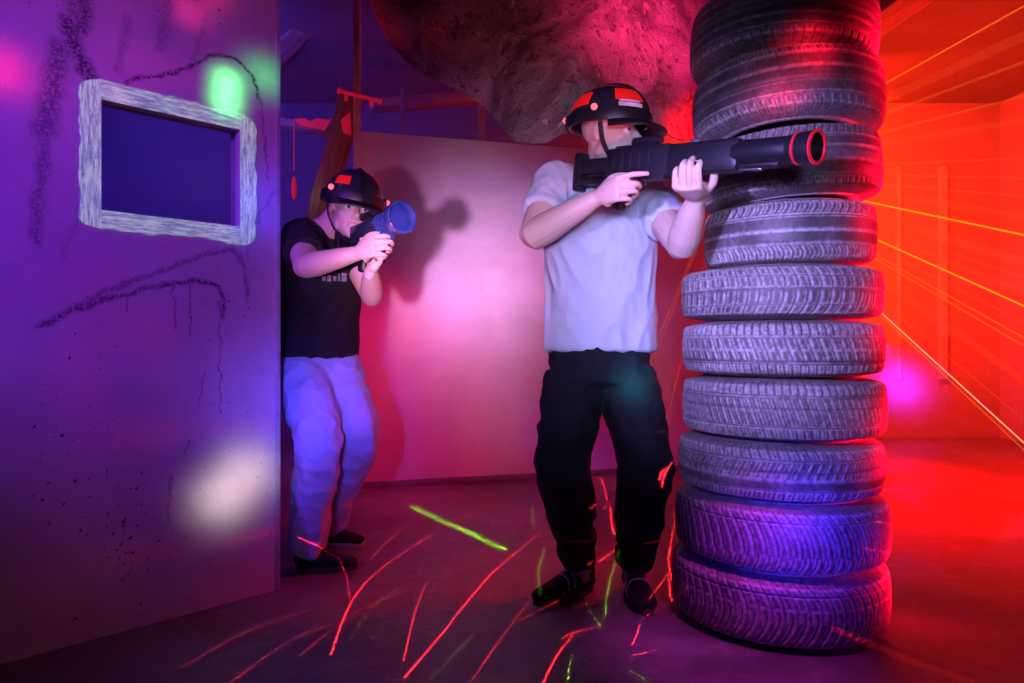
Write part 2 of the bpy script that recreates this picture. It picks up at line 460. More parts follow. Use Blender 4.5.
o = bar(P(250, 118, 4.75), P(420, 148, 4.75), .05, .13, m_wood); o.name = 'timber_rail'
tag(o, 'horizontal timber rail crossing behind the diagonal brace', 'timber')
o = bar(P(262, 70, 5.6), P(346, -22, 4.6), .08, .16, m_wood); o.name = 'timber_rafter'
tag(o, 'dark timber rafter sloping under the ceiling above left player', 'timber')
o = bar(P(372, 106, 5.4), P(560, 92, 5.9), .07, .17, m_wood); o.name = 'timber_purlin'
tag(o, 'long timber beam running above the pink partition towards the tarp', 'timber')
o = bar(P(403, 88, 5.2), V((P(403, 88, 5.2).x, 5.2, 0)), .035, .035, m_wood); o.name = 'timber_post'
tag(o, 'thin upright batten lit red above the pink partition', 'timber')
o = bar(P(481, 95, 5.3), V((P(481, 88, 5.3).x, 5.3, 0)), .09, .05, m_wood); o.name = 'timber_post'
tag(o, 'wider upright post lit red beside the hanging tarp', 'timber')
for o_, yy in ((bpy.data.objects['timber_post'], 5.2), (bpy.data.objects['timber_post.001'], 5.3)):
    pass
# clamp bar on the post, coloured as if lit red
m_redm = simple('red_light_glow', (.75, .10, .12), .4, emit=((1, .01, .08), .22))  # on clamp and rags, red light is put into the colour and glow
c_ = MB(); q0, q1 = P(340, 91, 4.328), P(379, 101, 4.328); c_.cyl(q0, q1, .012); c_.box(P(346, 97, 4.328), (.02, .02, .05), .003); c_.box(P(371, 103, 4.328), (.02, .02, .045), .003)
c_.cyl(q0, q0-(q1-q0)*.05, .019); c_.cyl(q1, q1+(q1-q0)*.05, .019)
tag(c_.build('clamp_bar', m_redm), 'small clamp bar with red light painted on, fixed across the slim pale post', 'clamp')
# torn red sheet behind brace
c_ = MB(); pts = [(294,119),(303,118),(310,121),(318,118),(328,120),(331,118),(325,130),(316,128),(305,126),(298,124)]
vv_ = [P(a, b_, 4.67) for a, b_ in pts]; k = len(vv_)
c_.add(vv_+[x+V((0, .012, 0)) for x in vv_], [tuple(range(k)), tuple(reversed(range(k, 2*k)))]+[(i, k+i, k+(i+1) % k, (i+1) % k) for i in range(k)])
tag(c_.build('warning_rag', m_redm, smooth=False), 'torn strip of bright red cloth pinned on the timber rail', 'rag')
c_ = MB(); pts = [(341,120),(350,112),(351,135),(343,132)]
vv_ = [P(a, b_, 4.425) for a, b_ in pts]; k = 4
c_.add(vv_+[x+V((0, .012, 0)) for x in vv_], [tuple(range(k)), tuple(reversed(range(k, 2*k)))]+[(i, k+i, k+(i+1) % k, (i+1) % k) for i in range(k)])
tag(c_.build('warning_rag', m_redm, smooth=False), 'small red cloth tab hanging beside the slim pale post', 'rag')
c_ = MB().ell(P(294, 188, 4.4), (.017, .015, .075)); c_.cyl(P(294, 170, 4.4), P(294, 120, 4.7), .004)
tag(c_.build('signal_lamp', m_redm), 'narrow red hanging signal lamp between partition and brace', 'lamp')

# hall at the right: pale battens on the far wall
m_bat = simple('pale_batten', (.72, .66, .62), .6)
for i, (px, w_) in enumerate(((943, .075), (899, .03))):
    x = P(px, 0, YB-.02).x
    o = MB().box((x, YB-.02, 1.55), (w_, .04, 2.0), .004).build('wall_batten', m_bat)
    tag(o, ['wide pale vertical batten on the red far wall', 'thin pale vertical batten on the red wall, beside the tyres'][i], 'batten')
o = bar((2.1, 6.4, 2.95), (2.7, 1.2, 2.98), .12, .22, m_wood); o.name = 'ceiling_joist'
tag(o, 'timber joist under the ceiling in the red hall', 'timber')

# tarp -------------------------------------------------------------
m_tarp, t, b = new_mat('camouflage_cloth'); tc = obc(t)
n1 = t.noise(tc, 3.2, 6, .65, 1.0); n2 = t.noise(tc, 22, 4, .75); n3 = t.noise(tc, 90, 3, .7)
c = t.ramp(n1, [(.35, (.10, .075, .06)), (.5, (.24, .18, .15)), (.62, (.34, .27, .24))])
c = t.mix(t.mapr(n2, .56, .62, 0, .85), c, (.07, .045, .04))
c = t.mix(t.mapr(t.noise(tc, 13, 5, .7, .5), .62, .67, 0, .8), c, (.62, .40, .36))
t.l(c, b.inputs['Base Color']); b.inputs['Roughness'].default_value = .8
bump(t, b, t.math('ADD', t.math('MULTIPLY', n2, .8), t.math('ADD', n1, t.math('MULTIPLY', n3, .15))), .035)
low = [(362,-60),(372,10),(388,42),(412,66),(437,82),(462,93),(484,106),(500,124),(516,143),(545,143),(566,133),(590,120),(630,122),(655,126),(676,139),(700,142),(724,120),(760,60)]
def tarp(u, v_):
    k = u*(len(low)-1); i = min(int(k), len(low)-2); f = k-i
    x = low[i][0]*(1-f)+low[i+1][0]*f; y = low[i][1]*(1-f)+low[i+1][1]*f
    top = (370+u*400, -170)
    px = x*(1-v_)+top[0]*v_; py = y*(1-v_)+top[1]*v_
    Y = 3.05+.30*v_+.10*math.sin(u*7+v_*2.2)+.09*noise.noise(V((u*6, v_*3, 1)))+.04*noise.noise(V((u*18, v_*9, 5)))
    # sagging fold line
    Y -= .22*math.exp(-((u-.55-.15*v_)/.10)**2)*(1-v_)
    p = P(px, py, Y); p.z += .012*noise.noise(V((u*60, v_*5, 2)))
    if v_ > .97: p.z = ZC-.01
    return p
o = grid_slab('camouflage_tarp', tarp, 120, 60, .008, m_tarp)
tag(o, 'speckled brown camouflage tarp sagging from the ceiling above the players', 'tarp')

# ================================================================== TYRES
m_rub, t, b = new_mat('dusty_rubber'); tc = obc(t)
oi = t.n('ShaderNodeObjectInfo')
sh = t.vm('ADD', tc, t.vm('SCALE', t.vm('ADD', (1.3, 2.1, .7), (0, 0, 0)), scale=oi.outputs['Random']))
at = t.n('ShaderNodeAttribute', attribute_name='wear')
d1 = t.noise(sh, 5, 6, .7, .5); d2 = t.noise(sh, 70, 4, .75)
dust = t.math('MULTIPLY', t.mapr(d1, .35, .72, .25, 1), t.mapr(d2, .3, .7, .4, 1))
dust = t.math('ADD', t.math('MULTIPLY', dust, .42), t.math('MULTIPLY', at.outputs['Fac'], t.mapr(d2, .35, .6, .35, 1.)), clamp=True)
t.l(t.mix(dust, (.014, .014, .015), (.46, .43, .44)), b.inputs['Base Color'])
t.l(t.mapr(d1, .3, .7, .42, .62), b.inputs['Roughness']); b.inputs['Specular IOR Level'].default_value = .5
bump(t, b, d2, .0012)

def tyre(name, R, wd, style, seed):
    NU, NVo = 720, 76
    rng = random.Random(seed)
    # outer profile, phi from -90 to 90
    ph = np.linspace(-PI/2, PI/2, NVo)
    s_ = np.sign(np.sin(ph))*np.abs(np.sin(ph))**.78
    z = wd/2*s_
    sh_ = .105
    r = R-sh_+sh_*np.power(np.clip(np.cos(ph), 0, 1), .34)
    q = np.abs(z)/(wd/2)
    # make tread nearly flat then round the shoulder
    r = np.where(q < .999, R-.010*q**2-.018*np.clip((q-.62)/.38, 0, 1)**2-(.07)*np.clip((q-.80)/.20, 0, 1)**2.2, r)
    r[0] = r[-1] = R-sh_+.004
    # resample extra sidewall rings
    inner = [(R-.112, wd*.47), (R-.125, wd*.40), (R-.128, wd*.34), (R-.112, wd*.33), (R-.06, wd*.42), (R-.028, wd*.36), (R-.022, 0.),
             (R-.028, -wd*.36), (R-.06, -wd*.42), (R-.112, -wd*.33), (R-.128, -wd*.34), (R-.125, -wd*.40), (R-.112, -wd*.47)]
    u = np.arange(NU)/NU
    U, Zq = np.meshgrid(u, z/(wd/2), indexing='ij')
    dep = np.zeros_like(U); wear = np.zeros_like(U)
    def groove(m, d): 
        nonlocal dep
        dep = np.maximum(dep, np.clip(m, 0, 1)*d)
    for gz, gw in style['ribs']:
        dd = np.abs(Zq-gz); groove(1.25-dd/gw, .0065); wear = np.maximum(wear, np.exp(-((dd-gw*1.5)/(gw*.9))**2)*style.get('edge', .6))
    for (lo, hi, n_, sl, cu, gw) in style['lat']:
        vv = (Zq-lo)/(hi-lo)
        inside = np.clip(np.minimum(vv, 1-vv)*12, 0, 1)*(vv > 0)*(vv < 1)
        phs = (U*n_+sl*vv+cu*(vv-.5)**2) % 1.
        dd = np.minimum(phs, 1-phs)
        groove((1.3-dd/gw)*inside, .005); wear = np.maximum(wear, np.exp(-((dd-gw*1.9)/(gw*1.2))**2)*inside*style.get('edge', .6))
    # shoulder edge highlight of worn rubber
    wear = np.maximum(wear, np.exp(-((np.abs(Zq)-.80)/.035)**2)*.75)
    wear = np.maximum(wear, (np.clip((np.abs(Zq)-.80)/.1, 0, 1))*.35)
    wear[dep > .003] *= .15
    Rr = r[None, :]-dep
    an = 2*PI*U
    co = np.stack([Rr*np.cos(an), Rr*np.sin(an), np.broadcast_to(z[None, :], U.shape)], -1)
    ni = len(inner)
    ir = np.array([p[0] for p in inner]); iz = np.array([p[1] for p in inner])
    ci = np.stack([ir[None, :]*np.cos(2*PI*u)[:, None], ir[None, :]*np.sin(2*PI*u)[:, None], np.broadcast_to(iz[None, :], (NU, ni))], -1)
    co = np.concatenate([co, ci], 1); W_ = np.concatenate([wear, np.zeros((NU, ni))], 1)
    n = NVo+ni
    i = np.arange(NU)[:, None]; k = np.arange(n)[None, :]; i2 = (i+1) % NU; k2 = (k+1) % n
    fc = np.stack([i*n+k, i2*n+k, i2*n+k2, i*n+k2], -1).reshape(-1, 4)
    me = bpy.data.meshes.new(name)
    me.vertices.add(NU*n); me.vertices.foreach_set('co', co.reshape(-1))
    me.loops.add(fc.size); me.loops.foreach_set('vertex_index', fc.reshape(-1).astype(np.int32))
    me.polygons.add(len(fc)); me.polygons.foreach_set('loop_start', np.arange(0, fc.size, 4).astype(np.int32))
    me.polygons.foreach_set('use_smooth', [True]*len(fc))
    me.update(calc_edges=True); me.validate()
    a_ = me.attributes.new('wear', 'FLOAT', 'POINT'); a_.data.foreach_set('value', W_.reshape(-1))
    return me
RB = lambda *z: [(q, .022) for q in z]
STY = [
 dict(ribs=RB(-.62,-.35,-.1,.15,.42,.68), lat=[(-1,-.66,60,.3,0,.12)], edge=.35),
 dict(ribs=RB(-.55,-.18,.2,.58), lat=[(.62,.95,70,.4,0,.10),(-.95,-.6,70,.4,0,.10)], edge=.6),
 dict(ribs=RB(-.6,-.2,.18,.52), lat=[(.56,.98,78,-.5,.3,.14),(-.98,-.64,78,.4,.3,.1)], edge=.5),
 dict(ribs=RB(-.42,-.02,.40), lat=[(.46,.95,62,0,2.2,.10),(-.98,-.46,62,0,2.2,.12)], edge=.9),
 dict(ribs=[(.05,.035)]+RB(.52,-.5), lat=[(.1,.98,58,.9,.8,.10),(-.98,0,58,-.9,1.2,.10)], edge=.7),
 dict(ribs=RB(-.5,-.02,.42), lat=[(.46,.98,84,.2,0,.17),(-.4,.38,62,.8,0,.1),(-.98,-.52,84,.2,0,.14)], edge=.8),
 dict(ribs=RB(-.48,.5)+[(.1,.02)], lat=[(.52,.98,88,.2,0,.17),(-.44,.46,88,1.3,0,.12),(-.98,-.5,88,.5,0,.14)], edge=.65),
 dict(ribs=RB(-.5,-.15,.12,.5), lat=[(.54,.98,72,.6,0,.14),(-.12,.46,72,-.9,0,.1),(-.98,-.54,72,-.4,0,.12)], edge=.6),
 dict(ribs=RB(.58), lat=[(-.5,.98,64,1.9,2.4,.11),(-.98,-.3,64,-1.0,1.5,.10)], edge=.55),
 dict(ribs=RB(.25,.62), lat=[(-.15,.98,60,1.4,2.0,.11),(-.98,.1,60,-1.6,1.8,.10)], edge=.5),
]
lab = ['black ribbed car tyre, topmost of the tall stack, cut off by the frame',
 'worn car tyre with plain ribs, second from the top of the stack',
 'dusty car tyre with slanted shoulder cuts, just behind the rifle muzzle',
 'narrower car tyre with three rings, directly below the rifle muzzle',
 'car tyre with one bold middle groove, fifth from the stack top',
 'car tyre with fine upright shoulder blocks, sixth from the stack top',
 'car tyre with dense slanted blocks, fourth from the floor in the stack',
 'thin-grooved car tyre crossed by the top of the blue light, third from the floor',
 'car tyre with curved chevron tread in blue light, second from the floor',
 'widest car tyre resting on the floor at the bottom of the stack']
#        zbot   ztop    wpx  midpx tilt
zb = [1.785, 1.565, 1.350, 1.142, .972, .794, .602, .424, .214, .004]
zt = [2.005, 1.785, 1.565, 1.350, 1.142, .972, .794, .602, .424, .214]
wp = [193, 196, 187, 176, 206, 206, 208, 210, 219, 222]
mp = [786, 790, 792, 792, 783, 784, 785, 782, 783, 781]
tl = [3.2, 3.2, 2.4, 1.3, .4, 0, 0, 0, 0, 0]
for i in range(10):
    R_ = wp[i]*.001524; wd_ = (zt[i]-zb[i])
    me = tyre('car_tyre', R_, wd_*.975, STY[i], i)
    o = bpy.data.objects.new('car_tyre', me); COL.objects.link(o); me.materials.append(m_rub)
    Yc = 2.33
    o.location = ((mp[i]-5-CX)/F*Yc, Yc, (zb[i]+zt[i])/2+(.008 if i < 4 else 0)*0)
    o.rotation_euler = (math.radians(-tl[i]*.4), math.radians(tl[i]), i*1.3)
    tag(o, lab[i], 'tyre', 'stack of old car tyres')

# ================================================================== PEOPLE
def skin_mat(name, col):
    m, t, b = new_mat(name); tc = obc(t)
    n = t.noise(tc, 9, 5); n2 = t.noise(tc, 180, 3)
    t.l(t.mix(n, tuple(c*.88 for c in col), tuple(min(1, c*1.08) for c in col)), b.inputs['Base Color'])
    b.inputs['Roughness'].default_value = .5; b.inputs['Subsurface Weight'].default_value = .08
    b.inputs['Subsurface Radius'].default_value = (.012, .005, .003)
    bump(t, b, n2, .0006); return m
m_skin = skin_mat('skin', (.66, .47, .38))
def cloth_mat(name, col, scale=500, rough=.85, var=.12, fuzz=.0):
    m, t, b = new_mat(name); tc = obc(t)
    n = t.noise(tc, 6, 5); wv = t.noise(tc, scale, 2)
    t.l(t.mix(n, tuple(c*(1-var) for c in col), tuple(min(1, c*(1+var)) for c in col)), b.inputs['Base Color'])
    b.inputs['Roughness'].default_value = rough; b.inputs['Sheen Weight'].default_value = fuzz
    b.inputs['Specular IOR Level'].default_value = .25
    bump(t, b, t.math('ADD', wv, t.math('MULTIPLY', t.noise(tc, 24, 3), 2)), .0015); return m
m_tee = cloth_mat('white_grey_cotton', (.60, .66, .76))
m_blk = cloth_mat('black_cotton', (.022, .022, .026))
m_trs = cloth_mat('black_trouser_cloth', (.014, .014, .022))
m_jean = cloth_mat('pale_blue_denim', (.50, .55, .78), 350)
m_plas = simple('black_plastic', (.009, .009, .014), .42, var=.15, bmp=.0006, bscale=150)
m_plasg = simple('glossy_dark_plastic', (.02, .022, .04), .22, var=.1)
m_metal = simple('dark_gun_metal', (.08, .08, .10), .3, metal=.8)
m_silver = simple('bright_metal', (.6, .6, .68), .25, metal=.9)
m_redp = simple('red_sensor_plastic', (.75, .02, .015), .3, emit=((1, .01, .01), .35))
m_redd = simple('red_sensor_dome', (.8, .15, .15), .25, emit=((1, .12, .16), 1.6))
m_redring = simple('red_muzzle_light', (.6, .02, .03), .3, emit=((1, .01, .04), .22))
m_label = simple('pale_sticker', (.72, .72, .85), .5)
m_sole = simple('shoe_rubber', (.05, .04, .045), .7)
m_sole_w = simple('pale_shoe_rubber', (.55, .5, .5), .6)
m_shoe = cloth_mat('black_shoe_canvas', (.012, .012, .015), 300)
m_stripe = simple('pale_shoe_stripe', (.5, .48, .55), .5)
m_sock = cloth_mat('white_sock_knit', (.75, .75, .85), 300)
m_eye = simple('eye_white', (.75, .72, .70), .15, var=.03); m_iris = simple('dark_iris', (.05, .03, .02), .1)
m_strap = simple('black_webbing', (.02, .02, .024), .8)
m_lens, t, b = new_mat('blue_coated_lens'); b.inputs['Base Color'].default_value = (.04, .10, .45, 1); b.inputs['Roughness'].default_value = .08; b.inputs['Coat Weight'].default_value = 1
n_ = t.noise(obc(t), 25, 3); t.l(t.mix(n_, (.01, .02, .12), (.03, .06, .28)), b.inputs['Base Color'])

def folds(amp, f=(14, 14, 5), seed=0., amp2=None):
    amp2 = amp*.4 if amp2 is None else amp2
    def fn(co, n):
        a = noise.noise(V((co.x*f[0]+seed, co.y*f[1], co.z*f[2])))
        b_ = noise.noise(V((co.x*f[0]*2.3+co.z*9, co.y*f[1]*2.3+seed, co.z*f[2]*3.1)))
        return amp*(1-abs(a)*2.2)+amp2*b_
    return fn

def hand(mb, W, Fd, Nn, curl, thumb=(.55, .5), right=True, spread=1., idx=None, s=1.):
    """W wrist, Fd direction to the knuckles, Nn palm direction. Thumb side = along T."""
    Fd = Fd.normalized(); Nn = (Nn-Fd*Nn.dot(Fd)).normalized()
    T = Fd.cross(Nn) if right else Nn.cross(Fd)      # thumb side
    # palm
    mb.loft([(W-Fd*.02, .026*s, .021*s), (W+Fd*.012*s, .028*s, .020*s), (W+Fd*.045*s+T*.002, .038*s, .019*s), (W+Fd*.088*s, .041*s, .0145*s)], T, 16, 5)
    mb.ell(W+Fd*.035*s+T*.022*s+Nn*.010*s, (.020*s,)*3)      # thenar
    mb.ell(W+Fd*.035*s-T*.022*s+Nn*.008*s, (.017*s,)*3)
    K = W+Fd*.086*s
    for i in range(4):
        off = (1.5-i)*.0212*s*spread
        L = [(.044, .026, .022), (.048, .030, .023), (.045, .028, .023), (.036, .022, .021)][i]
        r = [.0088, .0090, .0086, .0076][i]*s
        c = list(curl)
        if idx is not None and i == 0: c = list(idx)
        p = K+T*off+Fd*([-.002, .004, .0, -.008][i]*s); a = 0
        pts = [(p-Fd*.016, r*1.05), (p, r*1.12)]
        for k in range(3):
            a += c[k]+i*.05
            dr = Fd*math.cos(a)+Nn*math.sin(a)
            p = p+dr*L[k]*s; pts.append((p, r*(1.02, .93, .82)[k]))
        mb.loft(pts, T, 12, 4, cap=.9)
    p = W+Fd*.022*s+T*.026*s+Nn*.006*s
    d1 = (Fd*.62+T*.62+Nn*.35).normalized(); d2 = (Fd*.80+T*(.30-thumb[0]*.5)+Nn*(.3+thumb[1])).normalized(); d3 = (Fd*.8-T*thumb[0]*.7+Nn*(.3+thumb[1])).normalized()
    p1 = p+d1*.040*s; p2 = p1+d2*.033*s; p3 = p2+d3*.026*s
    mb.loft([(p-d1*.012, .012*s), (p, .0135*s), (p1, .0112*s), (p2, .0100*s), (p3, .0082*s)], Nn, 12, 4, cap=.9)

def head(mb, H, f, u):
    """H centre of skull; f forward; u up"""
    f = f.normalized(); u = (u-f*u.dot(f)).normalized(); r = f.cross(u)
    R = Matrix((r, f, u)).transposed()
    def E(x, y, z, a, b_, c, tilt=0): mb.ell(H+r*x+f*y+u*z, (a, b_, c), R @ Matrix.Rotation(tilt, 3, 'X'))
    E(0, -.012, .028, .076, .096, .088)          # cranium
    E(0, .022, -.028, .062, .066, .085)          # face
    E(0, .048, -.078, .040, .036, .036)          # jaw
    E(0, .070, -.098, .022, .020, .018)          # chin
    for s in (-1, 1):
        E(s*.047, .005, -.068, .018, .040, .030) # jaw angle
        E(s*.034, .050, -.028, .026, .024, .024) # cheekbone
        E(s*.076, -.012, -.012, .008, .018, .030, .15)   # ear
        E(s*.077, -.008, -.030, .006, .011, .012)
        E(s*.031, .071, .012, .022, .011, .008)  # brow
        E(s*.011, .098, -.040, .009, .011, .008) # nostril
    mb.loft([(H+f*.080+u*.008, .008), (H+f*.096-u*.016, .0095), (H+f*.108-u*.034, .012)], r, 12, 4, cap=.9)
    E(0, .083, -.064, .024, .010, .0065); E(0, .081, -.074, .021, .010, .0068)   # lips
    return R
def helmet(parent, off, H, f, u, kind):
    f = f.normalized(); u = (u-f*u.dot(f)).normalized(); r = f.cross(u)
    M = Matrix.Translation(H) @ Matrix((r, f, u)).transposed().to_4x4()
    A_, B_, C_ = (.120, .140, .126) if kind == 1 else (.112, .132, .122)
    c0 = V((0, -.010, .030))
    def dome(a, b_, c, la0, la1, lo0, lo1, th, nl=20, nn=48):
        vs = []; fs = []
        closed = abs(lo1-lo0-2*PI) < 1e-3
        for s in (0, 1):
            for i in range(nl+1):
                la = la0+(la1-la0)*i/nl
                for j in range(nn+1):
                    lo = lo0+(lo1-lo0)*j/nn
                    k = 1-(th/a)*s
                    vs.append(M @ (c0+V((a*k*math.cos(la)*math.sin(lo), b_*k*math.cos(la)*math.cos(lo), c*k*math.sin(la)))))
        w_ = nn+1; K = (nl+1)*w_
        for i in range(nl):
            for j in range(nn):
                q = i*w_+j; fs.append((q, q+1, q+w_+1, q+w_)); fs.append((K+q, K+q+w_, K+q+w_+1, K+q+1))
        for j in range(nn): fs.append((j, K+j, K+j+1, j+1)); q = nl*w_+j; fs.append((q, q+1, K+q+1, K+q))
        if not closed:
            for i in range(nl): q = i*w_; fs.append((q, q+w_, K+q+w_, K+q)); q += nn; fs.append((q, K+q, K+q+w_, q+w_))
        return vs, fs
    hm = MB().add(*dome(A_, B_, C_, -.12, PI/2, 0, 2*PI, .008))
    ho = hm.build('helmet', m_plasg, parent, off, props={'label': 'dark laser tag helmet with red sensors'}, autos=False)
    rel = None
    def sub(mb, name, mat, autos=True): return mb.build(name, mat, ho, off, autos=autos)
    # thick band and brim
    b1 = MB().add(*dome(A_+.010, B_+.010, C_*.9, -.14, .20, 0, 2*PI, .012, 6)); sub(b1, 'headband', m_plas)
    br = MB(); vs = []; fs = []; nn = 24; nr = 6
    for s in (0, 1):
        for i in range(nr+1):
            for j in range(nn+1):
                lo = -1.15+2.3*j/nn; k = i/nr
                ext = 1+.42*k*max(0, math.cos(lo*1.25))
                vs.append(M @ (c0+V(((A_+.004)*ext*math.sin(lo), (B_+.004)*ext*math.cos(lo), -.012-.022*k*k-.006*s+.018*math.cos(lo)*0))))
    w_ = nn+1; K = (nr+1)*w_
    for i in range(nr):
        for j in range(nn): q = i*w_+j; fs.append((q, q+1, q+w_+1, q+w_)); fs.append((K+q, K+q+w_, K+q+w_+1, K+q+1))
    for j in range(nn): fs.append((j, K+j, K+j+1, j+1)); q = nr*w_+j; fs.append((q, q+1, K+q+1, K+q))
    br.add(vs, fs); sub(br, 'brim', m_plas)
    # red sensor panels between dark ribs
    for lo0, lo1, la0, la1 in (((-1.0, -.12, .40, .78), (.12, .98, .42, .80), (1.7, 2.6, .34, .72), (-2.5, -1.75, .30, .60)) if kind == 1 else ((.45, 1.0, .36, .66), (-2.5, -1.4, .75, 1.0))):
        sub(MB().add(*dome(A_+.004, B_+.004, C_+.004, la0, la1, lo0, lo1, .006, 6, 14)), 'sensor_panel', m_redp)
    sub(MB().add(*dome(A_+.009, B_+.009, C_+.009, .2, PI-.3, -.07, .07, .010, 26, 3)), 'crest', m_plas)
    for lo in ((1.45, 2.9) if kind == 1 else (-1.45, .95, 2.9)):
        p = M @ (c0+V(((A_+.014)*math.sin(lo)*.97, (B_+.014)*math.cos(lo)*.97, .022)))
        cdir = (p-(M @ c0)).normalized()
        d_ = MB().cyl(p-cdir*.012, p+cdir*.004, .015, bevel=.002); so = sub(d_, 'sensor_housing', m_plas)
        sub(MB().ell(p+cdir*.006, (.011,)*3), 'sensor_dome', m_redd)
    if kind == 1:
        sub(MB().add(*dome(A_+.012, B_+.012, C_*.95+.010, .21, .31, .30, .92, .004, 3, 10)), 'sticker', m_label)
        sub(MB().add(*dome(A_+.012, B_+.012, C_*.95+.012, .345, .37, .36, .90, .004, 2, 10)), 'sticker', m_label)
    else:
        sub(MB().add(*dome(A_+.012, B_+.012, C_*.95+.010, .20, .30, -1.7, -1.45, .004, 3, 6)), 'sticker', m_label)
    # chin strap
    for s in (-1, 1):
        st = MB().loft([(M @ V((s*.098, .012, .012)), .009, .002), (M @ V((s*.086, .018, -.045)), .009, .002), (M @ V((s*.052, .034, -.098)), .009, .002), (M @ V((s*.010, .055, -.126)), .009, .002)], M.to_3x3() @ V((0, 1, 0)), 10, 5)
        sub(st, 'chin_strap', m_strap)
    return ho

def shoe(parent, off, heel, toe, mat, name, sole, stripes=False, socks=False, ankle=None, label=None):
    d = (toe-heel); L = d.length; d.normalize(); s = V((d.y, -d.x, 0)); up = V((0, 0, 1))
    h = V((heel.x, heel.y, 0)); 
    mb = MB()
    q = lambda t_, z_: h+d*L*t_+up*z_
    mb.loft([(q(.05, .042), .033, .030), (q(.2, .045), .036, .034), (q(.45, .047), .040, .036), (q(.70, .036), .046, .026), (q(.90, .030), .040, .019), (q(.98, .027), .028, .014)], s, 18, 6)
    mb.loft([(q(.12, .04), .034, .042), (q(.14, .085), .034, .044), (q(.15, .105), .036, .046)], s, 18, 4, cap=.3)
    mb.loft([(q(.25, .07), .026, .03), (q(.45, .062), .026, .022), (q(.6, .05), .024, .018)], s, 14, 4)
    o = mb.fused(name, mat, parent, off, .0045, 3, props={'label': label} if label else None)
    sm = MB(); vs = []; n = 32
    for zz in (.001, .022):
        for k in range(n):
            a = 2*PI*k/n; cx = math.cos(a); sy = math.sin(a)
            t_ = .5+.53*cx; wd = (.036+.012*math.sin(min(1, max(0, t_))*PI*.8+.1)*(1 if t_ > .3 else .6))
            vs.append(h+d*L*t_+s*wd*sy*(1.0 if zz > .01 else .95)+up*zz)
    fs = [tuple(reversed(range(n))), tuple(range(n, 2*n))]+[(k, (k+1) % n, n+(k+1) % n, n+k) for k in range(n)]
    sm.add(vs, fs).build('sole', sole, o, off)
    if stripes:
        for k in range(3):
            t_ = .46+.10*k; z_ = (.083, .073, .058)[k]
            st = MB().loft([(q(t_, z_*.5)+s*.046, .005, .003), (q(t_-.03, z_*.95)+s*.030, .005, .003), (q(t_-.035, z_+.006), .005, .003), (q(t_-.03, z_*.95)-s*.030, .005, .003), (q(t_, z_*.5)-s*.046, .005, .003)], d, 8, 5)
            st.build('stripe', m_stripe, o, off)
    lc = MB()
    for k in range(4):
        t_ = .36+.06*k; z_ = .088-.006*k
        lc.cyl(q(t_, z_)+s*.018, q(t_+.02, z_-.002)-s*.018, .0022, seg=8)
    lc.build('lace', m_strap if not stripes else m_strap, o, off)
    return o

